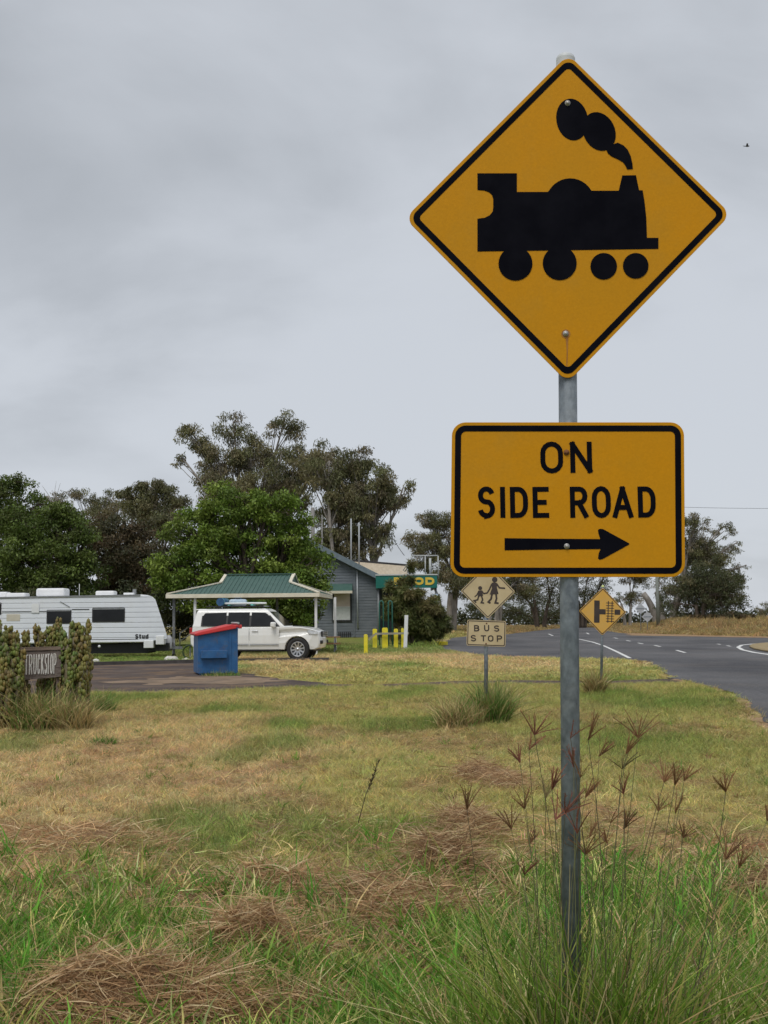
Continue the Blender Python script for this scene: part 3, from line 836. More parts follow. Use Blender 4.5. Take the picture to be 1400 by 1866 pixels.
mb.prism(cr6([(858,438),(880,424),(908,413),(932,424),(950,442),(963,470),(970,500),(972,523),(948,525),(942,510),(930,494),(905,480),(884,471),(868,458)]), fn, -.0005, .0018)
mb.build('smoke_symbol', INK, plate, world=True)
bolts(plate, [(1034.5, 188), (1031, 608)], Ys, .0062, [BOLT, BOLT])
mb = MB(); mb.prism([(p.x, p.z) for p in (P(*q, Ys) for q in [(1031,614),(1036,614),(1035.2,640),(1034,668),(1032.5,668),(1033,640)])], fn, -.0004, .0006); mb.build('rust_streak', RUSTRUN, plate, world=True)
mb = MB(); mb.prism([(p.x, p.z) for p in (P(*q, Ys) for q in circle(1031.5, 608.5, 8.2))], fn, -.0004, .0007); mb.build('rust_ring', RUSTRUN, plate, world=True)

# plate below it
ang2, W2 = frame_of((822.5, 911), (1248, 911), Ys)
rc = ((P(822.5, 911, Ys).x + P(1248, 911, Ys).x)/2, (P(1035, 769.5, Ys).z + P(1035, 1051.5, Ys).z)/2)
H2 = P(1035, 769.5, Ys).z - P(1035, 1051.5, Ys).z
SHR = (P(1035.5, 769.5, Ys).x - P(1035, 1051.5, Ys).x) / H2
def rrect(ins, r): return [(rc[0] + a*math.cos(ang2) + b*SHR, rc[1] + a*math.sin(ang2) + b) for a, b in rounded(rect_pts(W2 - 2*ins, H2 - 2*ins), r, 8)]
mb = MB(); mb.prism(rrect(0, .044), fn, -.004, 0); plate2 = mb.build('rectangular_plate', YELLOW, sign, world=True, bevel=.0008)
mb = MB(); mb.ring(rrect(.0105, .034), rrect(.0300, .016), fn, -.0005, .0011); mb.build('border', INK, plate2, world=True)
def px7(a, b): p = P(800 + a/2.979, 740 + b/2.979, Ys); return p.x, p.z
lw = 27/2.979/568
for ch, x0, x1, y0, y1 in [('O',553,672,192,366),('N',715,829,193,363),('S',213,303,436,608),('I',333,360,438,607),('D',388,482,438,607),('E',511,596,438,607),
                           ('R',714,807,437,607),('O',833,931,434,608),('A',945,1051,436,607),('D',1083,1174,436,605)]:
    a = px7(x0, y1); b = px7(x1, y0); mb = MB(); letter(mb, ch, a[0], b[0], a[1], b[1], lw, fn, -.0005, .0012); mb.build('letter', INK, plate2, world=True)
arrow = [(357,717),(600,720),(876,722),(866,690),(864,672),(874,666),(892,668),(1033,745),(1034,751),(890,830),(872,834),(864,826),(868,800),(878,776),(600,779),(357,783)]
mb = MB(); mb.prism([px7(*p) for p in arrow], fn, -.0005, .0012); mb.build('arrow', INK, plate2, world=True)
bolts(plate2, [(1032.5, 824.5), (1033, 995.5)], Ys, .0060, [RUST, BOLT])

# ---- smaller signs standing farther back
def sign_root(name, label, px, py_hint, Y, cat='road sign', group=None):
    b = P(px, py_hint, Y); return empty(name, (b.x, Y + .04, hz(b.x, Y + .04)), label, cat, group)
def post(root, px_top, py_top, Y, r, m=GALV):
    t = P(px_top, py_top, Y + .04); mb = MB()
    mb.tube([(root.location.x, Y + .04, root.location.z - .1), t], r, 12); return mb.build('post', m, root, world=True)
def px4(a, b, Y): p = P(820 + a/3.889, 1020 + b/3.889, Y); return p.x, p.z

Yb = 17.6
bus = sign_root('bus_stop_sign', 'faded cream diamond children sign over a BUS STOP plate', 885, 1245, Yb)
post(bus, 886, 1036, Yb, .031)
fb = XZ(Yb)
a_b, _ = frame_of((841, 1078.5), (938, 1080), Yb); cb = P(889.5, 1077.5, Yb); hb = .424 - .006
def diab(h, r): return rot2(rounded(diamond_pts(h), r, 6), (cb.x, cb.z), a_b)
mb = MB(); mb.prism(diab(hb, .03), fb, -.004, 0); pl = mb.build('diamond_plate', CREAM, bus, world=True)
mb = MB(); mb.ring(diab(hb - .018, .022), diab(hb - .033, .016), fb, -.001, .002); mb.build('border', INK_OLD, pl, world=True)
def figure(name, strokes, polys, heads):
    mb = MB(); t = .002
    for w, pts in strokes: mb.ribbon([px4(*p, Yb) for p in pts], w/3.889/ppm(Yb), fb, -.001, t); t += .0004
    for pts in polys: mb.prism([px4(*p, Yb) for p in pts], fb, -.001, t); t += .0004
    for x_, y_, r_ in heads: mb.prism([px4(*p, Yb) for p in circle(x_, y_, r_)], fb, -.001, t); t += .0004
    mb.build(name, INK_OLD, pl, world=True)
figure('adult_symbol', [(11, [(333,172),(351,199),(392,203)]), (10, [(297,172),(281,210),(264,236),(244,239)]), (13, [(300,240),(292,278),(273,299),(288,308)]), (13, [(327,240),(331,276),(322,305),(346,309)])],
       [[(296,164),(316,160),(335,166),(334,200),(345,243),(282,247),(298,205)]], [(318,141,19)])
figure('child_symbol', [(8, [(228,222),(242,242),(250,239)]), (8, [(204,224),(192,250),(176,263)]), (10, [(206,254),(197,284),(172,290),(186,304)]), (10, [(224,254),(233,284),(222,304),(243,307)])],
       [[(203,218),(230,217),(235,258),(198,261)]], [(215,201,14)])
cbp = P(886.5, 1154, Yb); wb = 70.5/ppm(Yb); hbp = 46.5/ppm(Yb); ab2, _ = frame_of((851, 1152.5), (922, 1155), Yb)
def rb(ins, r): return rot2(rounded(rect_pts(wb - 2*ins, hbp - 2*ins), r, 6), (cbp.x, cbp.z), ab2)
mb = MB(); mb.prism(rb(0, .028), fb, -.004, 0); pl2 = mb.build('rectangular_plate', CREAM, bus, world=True)
mb = MB(); mb.ring(rb(.010, .022), rb(.022, .014), fb, -.001, .002); mb.build('border', INK_OLD, pl2, world=True)
for ch, x0, x1, y0, y1 in [('B',172,209,463,508),('U',243,279,463,508),('S',313,350,465,510),('S',148,186,533,579),('T',220,256,535,579),('O',270,309,535,581),('P',333,371,536,582)]:
    a = px4(x0, y1, Yb); b = px4(x1, y0, Yb); mb = MB(); letter(mb, ch, a[0], b[0], a[1], b[1], 8.5/3.889/ppm(Yb), fb, -.001, .002); mb.build('letter', INK_OLD, pl2, world=True)
for q in ((887, 1136), (886, 1173)):
    c = P(*q, Yb); mb = MB(); mb.dome((c.x, Yb - .001, c.z), .012, .008, 10, 3, (0, -1, 0)); mb.build('bolt', RUST, pl2, world=True)

Yr = 25.8
rail = sign_root('rail_crossing_sign', 'yellow diamond sign showing a side road crossing a railway track', 1096, 1250, Yr)
post(rail, 1099, 1071, Yr, .031); fr = XZ(Yr)
ar, _ = frame_of((1057, 1113.5), (1140, 1116), Yr); cr = P(1098.5, 1114.3, Yr); hr = .53
def diar(h, r): return rot2(rounded(diamond_pts(h), r, 6), (cr.x, cr.z), ar)
mb = MB(); mb.prism(diar(hr, .035), fr, -.004, 0); pl = mb.build('diamond_plate', YELLOW_OLD, rail, world=True)
mb = MB(); mb.ring(diar(hr - .017, .028), diar(hr - .041, .016), fr, -.001, .002); mb.build('border', INK_OLD, pl, world=True)
def p4r(l): return [px4(*p, Yr) for p in l]
mb = MB(); mb.prism(p4r([(1024,288),(1063,289),(1062,350),(1105,351),(1105,388),(1062,387),(1061,447),(1022,446)]), fr, -.001, .002); mb.build('side_road_symbol', INK_OLD, pl, world=True)
mb = MB(); mb.prism(p4r([(1168,353),(1209,355),(1208,391),(1167,390)]), fr, -.001, .002); mb.build('road_end_symbol', INK_OLD, pl, world=True)
mb = MB()
for x0 in (1121, 1148): mb.ribbon(p4r([(x0+3, 293),(x0-1, 446)]), 6.5/3.889/ppm(Yr), fr, -.001, .002)
for k in range(8): mb.ribbon(p4r([(1108, 306+k*18.6),(1164, 308+k*18.6)]), 5/3.889/ppm(Yr), fr, -.001, .0028)
mb.build('railway_track_symbol', INK_OLD, pl, world=True)
mb = MB(); tcap = P(1099, 1070, Yr + .04); mb.dome(tcap, .036, .05, 12, 3); mb.build('post_cap', mat('green_cap', (.5,.55,.2)), rail, world=True)

for lab, px, py, half, tilt in (('grey back of a diamond road sign beside the timber pole, the higher one', 1167.5, 1109, .50, 0), ('pale back of a diamond road sign half sunk in the verge grass', 1180, 1124, .52, 0)):
    Yk = 108; c = P(px, py, Yk); rt = empty('road_sign_back', (c.x, Yk + .05, hz(c.x, Yk + .05)), lab, 'road sign')
    mb = MB(); mb.tube([(c.x, Yk + .05, rt.location.z - .2), (c.x, Yk + .05, c.z + half*.9)], .035, 8); mb.build('post', GALV, rt, world=True)
    mb = MB(); mb.prism([(c.x + a, c.z + b) for a, b in rounded(diamond_pts(half), .05, 4)], XZ(Yk), -.02, 0); mb.build('diamond_plate', ALU, rt, world=True)
    mb = MB(); mb.box(c.x - .35, c.x + .35, Yk - .03, Yk - .002, c.z - .03, c.z + .03); mb.build('bracket', GALV, rt, world=True)

# ------------------------------------------------------------------ tall grass round the pole, with its seed heads
def blades_mesh(cx, cy, rx, ry, n, lmin, lmax, cols, p, wmin=.0035, wmax=.013, lean=.28, bendk=.32, seg=5):
    q = rng.uniform(0, 2*np.pi, n); r = np.sqrt(rng.random(n))
    X, Y = cx + rx*r*np.cos(q), cy + ry*r*np.sin(q)
    Z = height(X, Y) - .02
    d = unit(np.stack([rng.normal(0, lean*rng.choice([.5, 1, 1.7], n), n) + .08*np.cos(q)*r, rng.normal(0, lean*rng.choice([.5, 1, 1.7], n), n) + .08*np.sin(q)*r, np.ones(n)], 1))
    bend = np.stack([rng.normal(0, bendk*1.25, n), rng.normal(0, bendk*1.25, n), -np.abs(rng.normal(.18, .18, n))], 1)
    L = (lmin + (lmax - lmin)*rng.random(n)**1.3) * (1 - .25*r)
    V, F, s = strips(np.stack([X, Y, Z], 1), d, bend, L, rng.uniform(wmin, wmax, n), seg, .08)
    cols = np.array(cols); t = cols[rng.choice(len(cols), n, p=p)] * (1 + rng.normal(0, .30, (n, 1)))
    return V, F, np.clip(t, .01, .8)[s]
GC = [(.115,.215,.022), (.175,.265,.038), (.29,.32,.07), (.58,.49,.25), (.30,.21,.09)]
GP = [.36, .25, .18, .13, .08]
def clump(name, label, cx, cy, layers, group=None):
    o = empty(name, (cx, cy, hz(cx, cy)), label, 'grass clump', group)
    for part, kw in layers:
        V, F, t = blades_mesh(**kw); V = V - np.array(o.location)
        b = link_mesh(part, np_mesh(part, V, F, tint=t), BLADE, o); tag(b, kind='stuff')
    return o
tall = clump('seeding_grass_clump', 'tall seeding grass clump with red brown finger heads around the sign pole', .66, 3.72, [
    ('blades', dict(cx=.66, cy=3.72, rx=.62, ry=.36, n=1300, lmin=.35, lmax=.98, cols=GC, p=GP)),
    ('blades', dict(cx=.30, cy=3.85, rx=.50, ry=.40, n=700, lmin=.25, lmax=.60, cols=GC, p=GP)),
    ('blades', dict(cx=1.05, cy=3.75, rx=.45, ry=.45, n=1000, lmin=.32, lmax=.82, cols=GC, p=GP)),
    ('blades', dict(cx=.75, cy=4.5, rx=.75, ry=.40, n=1800, lmin=.20, lmax=.50, cols=GC, p=GP)),
    ('blades', dict(cx=.60, cy=3.50, rx=.50, ry=.18, n=480, lmin=.35, lmax=.80, cols=GC, p=GP)),
    ('blades', dict(cx=.60, cy=3.56, rx=.26, ry=.10, n=560, lmin=.80, lmax=1.20, cols=GC, p=GP, wmin=.005, wmax=.010, lean=.12, bendk=.22)),
    ('blades', dict(cx=1.25, cy=4.3, rx=.35, ry=.5, n=1500, lmin=.20, lmax=.50, cols=GC, p=GP))])
STEM = mat('grass_stem', (.10, .13, .045), (.17, .15, .06), scale=6, rough=.6)
STEMDARK = mat('grass_stem_dark', (.05, .05, .025), (.09, .07, .035), scale=6, rough=.6)
def seed_head(parent, tip, up, n, L, spread, hue):
    V, F, S = [], [], []
    up = np.array(up, float); up /= np.linalg.norm(up)
    a = rng.uniform(-.5, .5); sx_ = np.array([math.cos(a), math.sin(a), 0])
    q = np.linspace(-1, 1, n) * spread + rng.normal(0, .08, n)
    d = unit(up[None]*np.cos(q)[:, None] + sx_[None]*np.sin(q)[:, None] + rng.normal(0, .12, (n, 3)))
    base = np.repeat(np.array(tip, float)[None], n, 0)
    bend = d * 0 + np.stack([np.sign(q)*rng.uniform(-.05, .2, n), rng.normal(0, .08, n), -rng.uniform(0, .15, n)], 1)
    Ln = L * rng.uniform(.7, 1.1, n)
    v1, f1, s1 = strips(base, d, bend, Ln, np.full(n, .0042), 4, .5)
    # spikelets standing off each finger
    m = 12; tt = np.tile(np.linspace(.12, 1, m), n); r_ = np.repeat(np.arange(n), m)
    pb_ = base[r_] + d[r_]*(Ln[r_]*tt)[:, None] + bend[r_]*(Ln[r_]*tt*tt)[:, None]
    dd = unit(d[r_] + rng.normal(0, .5, (n*m, 3)))
    v2, f2, s2 = strips(pb_, dd, dd*0, rng.uniform(.007, .013, n*m), np.full(n*m, .0020), 1, .3)
    V = np.concatenate([v1, v2]); F = np.concatenate([f1, f2 + len(v1)])
    cb_ = np.array(hue); t = cb_[None] * (1 + rng.normal(0, .2, (n, 1)))
    T = np.concatenate([t[s1], (t[r_]*1.15)[s2]])
    link_mesh('seed_head', np_mesh('seed_head', V, F, tint=np.clip(T, .01, .6)), BLADE, parent)
RED = (.20, .082, .055); RBR = (.215, .115, .055); GRN = (.24, .19, .09)
heads = [(948,1390,RED),(964,1366,RED),(974,1339,RED),(1072,1348,RBR),(1092,1378,RBR),(1163,1344,RBR),(1141,1374,RBR),(1134,1401,GRN),(1006,1439,RED),
 (1058,1417,RBR),(1067,1454,RBR),(1137,1447,RED),(1211,1425,RBR),(1230,1431,RBR),(1247,1423,RBR),(1200,1478,RBR),(1231,1482,RBR),(1323,1443,RBR),(1245,1527,RBR),
 (932,1511,RBR),(964,1539,RBR),(956,1474,RBR),(1013,1494,RED),(1030,1482,RED),(1052,1519,RED),(1068,1557,RBR),(1074,1527,RBR),(1113,1500,RBR),(1107,1537,RBR),
 (1137,1511,RBR),(956,1594,RED),(995,1454,GRN),(1323,1566,RBR),(1347,1582,RBR),(1398,1496,RBR),(1046,1398,RED),(1040,1345,RED),(851,1475,RBR)]
o0 = np.array(tall.location)
for i, (px, py, hue) in enumerate(heads):
    Yh = 3.45 + .12*rng.random() if px in (1030, 1040, 1046, 1052) else 3.5 + .45*rng.random()
    tip = np.array(P(px, py, Yh)); 
    spx = 1040 + (px - 1040)*.55 + rng.normal(0, 22)
    b = np.array(P(spx, 1700, Yh)); bx, by = b[0], Yh + rng.uniform(-.08, .1)
    bz = hz(bx, by) - .02
    mid = np.array((bx + (tip[0]-bx)*.38 + rng.normal(0, .035), by + (tip[1]-by)*.5, bz + (tip[2]-bz)*.55))
    path = [np.array((bx, by, bz)), mid, tip]
    pts = [(1-t)**2*path[0] + 2*t*(1-t)*path[1] + t*t*path[2] for t in np.linspace(0, 1, 9)]
    mb = MB(); mb.tube([p - o0 for p in pts], list(np.linspace(.0019, .0009, 9)), 5)
    st = mb.build('seed_stalk', STEM if rng.random() < .6 else STEMDARK, tall)
    up = pts[-1] - pts[-3]; up = up/np.linalg.norm(up) + np.array((rng.normal(.25, .35), rng.normal(0, .2), .2))
    seed_head(st, tip - o0, up, int(rng.integers(4, 12)), rng.uniform(.050, .100), rng.uniform(.18, .75), np.array(hue)*rng.uniform(.75, 1.5))
for k in range(16):     # bare stalks
    px = rng.uniform(930, 1330); Yh = rng.uniform(3.4, 4.0); tip = np.array(P(px, rng.uniform(1500, 1640), Yh)); b = np.array(P(px + rng.normal(-15, 25), 1700, Yh))
    z0 = hz(b[0], Yh) - .02; mb = MB(); mb.tube([np.array((b[0], Yh, z0)) - o0, (np.array((b[0]*.6 + tip[0]*.4, Yh, (z0+tip[2])/2)) - o0), tip - o0], [.0022, .0018, .0008], 5)
    mb.build('bare_stalk', mat('dry_stalk', (.34,.29,.14), (.42,.35,.18)) if k % 2 else STEM, tall)

# lone weed stalk in the field
wb0 = G(648, 1512); wz = hz(wb0.x, wb0.y)
weed = empty('weed_stalk', (wb0.x, wb0.y, wz), 'single dark dry weed stalk standing in the mown field', 'weed')
wt = P(690, 1388, wb0.y); mb = MB(); mb.tube([(wb0.x, wb0.y, wz - .03), (wb0.x*.5 + wt.x*.5 - .01, wb0.y, (wz + wt.z)/2), wt], [.004, .003, .002], 6); mb.build('stem', STEMDARK, weed, world=True)
n = 70; tt = rng.uniform(.55, 1, n); bb = np.array(wb0)[None]*(1-tt)[:, None] + np.array(wt)[None]*tt[:, None]; bb[:, 2] = wz*(1-tt) + wt.z*tt
d = unit(np.stack([rng.normal(0, .6, n), rng.normal(0, .6, n), np.ones(n)], 1)); V, F, s = strips(bb, d, d*0, rng.uniform(.015, .05, n), np.full(n, .008), 2, .2)
link_mesh('seed_head', np_mesh('seed_head', V - np.array(weed.location), F, tint=np.tile(np.array((.09,.065,.035)), (len(V), 1))), BLADE, weed)

# tufts at the feet of the smaller signs and beside the timber board
DRYC = [(.54,.43,.21), (.38,.27,.12), (.24,.28,.08), (.13,.26,.05)]
def tuft(label, px, py, rpx, lmin, lmax, n, p, Y=None):
    c = G(px, py) if Y is None else Vector((P(px, py, Y).x, Y, 0)); k = rpx / ppm(c.y)
    return clump('grass_tuft', label, c.x, c.y, [('blades', dict(cx=c.x, cy=c.y, rx=k, ry=k*.8, n=n, lmin=lmin, lmax=lmax, cols=DRYC, p=p, wmin=.008, wmax=.016, lean=.17, seg=4))], 'uncut tufts at the sign posts')
tuft('green uncut tuft around the bus stop sign post', 893, 1318, 34, .45, 1.0, 1300, [.12, .1, .3, .48])
tuft('dry uncut tuft left of the bus stop sign post', 836, 1324, 40, .3, .75, 800, [.45, .3, .15, .1])
tuft('thin pale seeding grass behind the bus stop sign post', 912, 1290, 34, .5, 1.05, 130, [.9, .1, 0, 0])
tuft('dry brown tuft at the rail crossing sign post', 1084, 1266, 15, .4, .9, 600, [.2, .55, .2, .05])
tuft('low green tuft right of the rail crossing sign post', 1118, 1262, 26, .12, .3, 400, [.3, .1, .4, .2])
tuft('dry grass tuft below the timber board', 70, 1302, 66, .45, 1.0, 1900, [.34, .22, .24, .2], 17.4)
tuft('green tuft right of the timber board', 182, 1294, 26, .25, .6, 700, [.08, .07, .4, .45])
tuft('green brown tuft under the left hand succulent', 5, 1312, 42, .2, .5, 600, [.15, .15, .3, .4])
tuft('straw coloured tuft at the foot of the right hand succulent', 135, 1300, 30, .35, .85, 800, [.55, .3, .1, .05], 17.2)
tuft('small green tuft out on the left of the field', 190, 1358, 22, .08, .2, 300, [.05, .05, .3, .6])
tuft('green tuft at the edge of the road', 1325, 1282, 16, .1, .25, 250, [.1, .05, .35, .5])
tuft('grass growing against the foot of the blue bin', 405, 1232, 36, .1, .3, 500, [.1, .05, .3, .55], 33.0)

# ------------------------------------------------------------------ common paints
WHITE = mat('white_paint', (.70, .71, .73), (.78, .79, .80), scale=2, rough=.45, dirt=(.5, .46, .4), dscale=3, damt=.25)
CARWHITE = mat('car_white', (.74, .74, .72), (.80, .80, .78), scale=1.2, rough=.28, coat=.6, dirt=(.5, .42, .3), dscale=2.5, damt=.14)
DARKGLASS = mat('dark_glass', (.008, .009, .011), (.014, .015, .018), scale=2, rough=.08, spec=.3)
BLACK = mat('black_plastic', (.012, .012, .013), (.022, .022, .024), scale=12, rough=.6)
RUBBER = mat('tyre_rubber', (.016, .016, .017), (.03, .028, .027), scale=10, rough=.85)
CHROME = mat('alloy', (.52, .53, .55), (.62, .63, .65), scale=6, rough=.3, metal=.8)
CREAMP = mat('cream_paint', (.62, .57, .45), (.72, .67, .55), scale=3, rough=.55, dirt=(.4, .34, .24), dscale=2, damt=.35)
TIMBER = mat('weathered_timber', (.12, .085, .065), (.22, .165, .13), scale=7, detail=8, rough=.9, bump=.5, stretch=(.25, 3, 3))
STEELGREY = mat('grey_steel', (.17, .18, .19), (.26, .27, .28), scale=8, rough=.6, metal=.2)

def clip_poly(poly, lo, hi):
    """part of a polygon with lo <= second coordinate <= hi"""
    def half(pl, keep, cut):
        out = []
        for i in range(len(pl)):
            a, b = pl[i], pl[(i + 1) % len(pl)]
            ka, kb = keep(a[1]), keep(b[1])
            if ka: out.append(a)
            if ka != kb:
                t = (cut - a[1]) / (b[1] - a[1]); out.append((a[0] + (b[0]-a[0])*t, cut))
        return out
    p = half(poly, lambda v: v >= lo, lo)
    return half(p, lambda v: v <= hi, hi) if len(p) > 2 else []

# ------------------------------------------------------------------ caravan
Yc = 48.0
def pc(a, b, Y=Yc): p = P(a, b, Y); return (p.x, p.z)
van0 = P(130, 1196, Yc)
van = empty('caravan', (van0.x, Yc + 1.2, hz(van0.x, Yc + 1.2)), 'long white ribbed caravan parked under the trees behind the succulents', 'caravan')
prof = [pc(*q) for q in [(-52,1176),(262,1170),(305,1164),(303.5,1155),(283.5,1093),(278,1087.5),(270,1084.5),(258,1083.5),(-52,1089)]]
fv = XZ(Yc)
VANW = mat('caravan_cladding', (.70, .73, .79), (.77, .80, .86), scale=1.5, rough=.4, dirt=(.46, .45, .44), dscale=1.5, damt=.3)
fnose = lambda u, v, t: (u - (.62*(-t)/2.35 if u > pc(240, 1100)[0] else 0), Yc - t, v)
mb = MB(); mb.prism(prof, fnose, -2.35, -.012); body = mb.build('body', WHITE, van, world=True, bevel=.05)
zlo = min(p[1] for p in prof); zhi = max(p[1] for p in prof)
cpoly = [(p[0], p[1]) for p in prof]; step = .208; z = zlo + .06
while z < zhi - .05:
    q = clip_poly(cpoly, z, min(z + step - .020, zhi - .035))
    cxm = sum(p[0] for p in q)/len(q)
    if len(q) > 2:
        mb = MB(); mb.prism(q, fv, -.012, .014); mb.build('cladding_panel', VANW, van, world=True, bevel=.010)
    z += step
def rectp(x0, y0, x1, y1, pf=pc): a, b = pf(x0, y1), pf(x1, y0); return a[0], b[0], a[1], b[1]
def van_window(x0, y0, x1, y1):
    a, b, c, d = rectp(x0, y0, x1, y1)
    mb = MB(); mb.prism(rounded([(a, d), (a, c), (b, c), (b, d)], .04, 4), fv, -.01, .03); w = mb.build('window', BLACK, van, world=True)
    i = .05; mb = MB(); mb.prism([(a+i, d-i*1.6), (a+i, c+i), (b-i, c+i), (b-i, d-i*1.6)], fv, .0, .036); mb.build('pane', DARKGLASS, w, world=True)
    mb = MB(); mb.prism([(a+.03, d-.03), (a+.03, d-.055), (b-.03, d-.055), (b-.03, d-.03)], fv, .0, .045); mb.build('hinge_rail', ALU, w, world=True)
for q in ((-44,1098,3,1121), (85,1111,130.5,1137), (168,1107.5,228,1134)): van_window(*q)
def van_plate(name, m, x0, y0, x1, y1, t0=.0, t1=.03, bev=.008):
    a, b, c, d = rectp(x0, y0, x1, y1); mb = MB(); mb.box(a, b, Yc - t1, Yc - t0, c, d); return mb.build(name, m, van, world=True, bevel=bev)
van_plate('vent_cover', WHITE, 58, 1100, 72, 1117, 0, .05)
van_plate('fridge_vent', mat('van_tan', (.50,.46,.38), (.56,.52,.44)), 12, 1119, 37, 1132, 0, .024)
van_plate('trim_line', BLACK, 4, 1113.6, 85, 1115.4, 0, .03, 0)
van_plate('trim_line', BLACK, 131, 1109.6, 163, 1111.2, 0, .03, 0)
mb = MB(); a, b = pc(110, 1096), pc(127, 1106); mb.bar((a[0], Yc - .03, a[1]), (b[0], Yc - .03, b[1]), .02, .02); mb.build('awning_arm', STEELGREY, van, world=True)
van_plate('bottom_stripe', BLACK, 120, 1164.3, 252, 1166.3, 0, .022, 0)
van_plate('skirt', WHITE, -50, 1167.5, 262, 1172.5, -.02, .03)
van_plate('tool_box', WHITE, 262, 1167, 280, 1181, -.5, .04, .02)
van_plate('tool_box', WHITE, 284, 1158, 299.5, 1175, -.5, .04, .03)
van_plate('chassis_and_shade', BLACK, -48, 1173, 268, 1193.5, -1.9, -.35, 0)  # chassis drawn deep and black so it also stands for the shade beneath
van_plate('chassis_and_shade', BLACK, 262, 1172, 305, 1187, -1.6, -.3, 0)
van_plate('mudflap', BLACK, -40, 1182, 20, 1192, -.7, -.3, 0)
for ch, x0, x1 in (('S', 246.5, 252.5), ('t', 253.4, 258), ('u', 259, 264.2), ('d', 265.2, 270.8)):
    a, b = pc(x0, 1164), pc(x1, 1155.5); mb = MB(); letter(mb, ch, a[0], b[0], a[1], b[1], .048, fv, 0, .02); mb.build('letter', BLACK, van, world=True)
# roof fittings
def roof_box(name, x0, x1, y0, y1, d0, d1, bev=.05, m=WHITE):
    a, b, c, d = rectp(x0, y0, x1, y1); mb = MB(); mb.box(a, b, Yc + d0, Yc + d1, c - .12, d); return mb.build(name, m, van, world=True, bevel=bev, bseg=3)
roof_box('air_conditioner', 57, 110, 1071, 1082, .6, 1.5, .09)
roof_box('roof_hatch', 5, 40, 1080, 1088, .4, 1.1, .06)
roof_box('roof_hatch', -30, 5, 1078, 1088, .5, 1.1, .06)
roof_box('roof_hatch', 168, 203, 1076, 1084, .5, 1.1, .07)
roof_box('roof_vent', 219, 238, 1079.5, 1085, .6, 1.0, .02)
roof_box('antenna_box', 234, 240, 1073, 1084, .8, .95, .01, STEELGREY)
mb = MB(); p0 = pc(134, 1084); mb.tube([(p0[0], Yc + .9, p0[1] - .1), (p0[0], Yc + .9, pc(134, 1063)[1])], .012, 6); mb.build('aerial', WHITE, van, world=True)
a = pc(-50, 1090); b = pc(256, 1084.5); mb = MB(); mb.bar((a[0], Yc - .02, a[1]), (b[0], Yc - .02, b[1]), .05, .06); mb.build('awning_rail', STEELGREY, van, world=True)
# drawbar, wheels, lamp
gz = van.location.z
a = pc(268, 1183); b = P(332, 1188, Yc + 1.2)
for yy in (.35, 2.0):
    mb = MB(); mb.bar((a[0], Yc + yy, gz + .46), (b.x, Yc + 1.2, gz + .44), .06, .12); mb.build('drawbar', STEELGREY, van, world=True)
j = P(318, 1190, Yc + 1.2); mb = MB(); mb.tube([(j.x, Yc + 1.1, gz + .12), (j.x, Yc + 1.1, gz + .8)], .03, 10); mb.build('jockey_leg', STEELGREY, van, world=True)
mb = MB(); mb.lathe([(.0, -.04), (.1, -.04), (.1, .04), (.0, .04)], (j.x, Yc + 1.1, gz + .1), (0, 1, 0), 16); mb.build('jockey_wheel', RUBBER, van, world=True)
g_ = P(307, 1178, Yc + .7); mb = MB(); mb.lathe([(0, 0), (.14, .0), (.16, .05), (.16, .45), (.1, .55), (.04, .58), (0, .58)], (g_.x, Yc + .7, gz + .40), (0, 0, 1), 18); mb.build('gas_bottle', mat('gas_grey', (.42,.43,.45), (.52,.53,.55), rough=.45), van, world=True)
def wheel(parent, c, ax, r, w, spokes=0, world=False, rimm=CHROME):
    c = Vector(c); ax = Vector(ax)
    mb = MB(); mb.lathe([(r*.62, -w/2), (r*.93, -w/2), (r, -w*.32), (r, w*.32), (r*.93, w/2), (r*.62, w/2), (r*.60, 0)], c, ax, 30); t = mb.build('wheel', RUBBER, parent, world=world)
    mb = MB(); mb.lathe([(r*.66, w*.46), (r*.60, w*.50), (r*.56, w*.30), (r*.50, -w*.1), (0, -w*.1)], c, ax, 26); mb.build('rim', rimm if not spokes else STEELGREY, t, world=world)
    if spokes:
        a_ = ax.orthogonal().normalized(); b_ = ax.cross(a_); mb = MB()
        for k in range(spokes):
            q = 2*math.pi*k/spokes; dv = a_*math.cos(q) + b_*math.sin(q)
            mb.bar(c + ax*(w*.34) + dv*(r*.08), c + ax*(w*.42) + dv*(r*.60), r*.13, w*.12, up=ax)
        mb.lathe([(r*.15, w*.30), (r*.14, w*.48), (0, w*.50)], c, ax, 12)
        mb.lathe([(r*.66, w*.44), (r*.62, w*.52), (r*.56, w*.46)], c, ax, 26)
        mb.build('alloy_spokes', CHROME, t, world=world)
    return t
for px in (48, 84):
    c = pc(px, 1190); wheel(van, (c[0], Yc + .12, gz + .36), (0, -1, 0), .36, .22, world=True, rimm=WHITE)
w_ = P(181, 1178, Yc - .03); mb = MB(); mb.dome((w_.x, Yc - .03, w_.z), .06, .05, 10, 3, (0, -1, 0)); mb.build('side_lamp', WHITE, van, world=True)

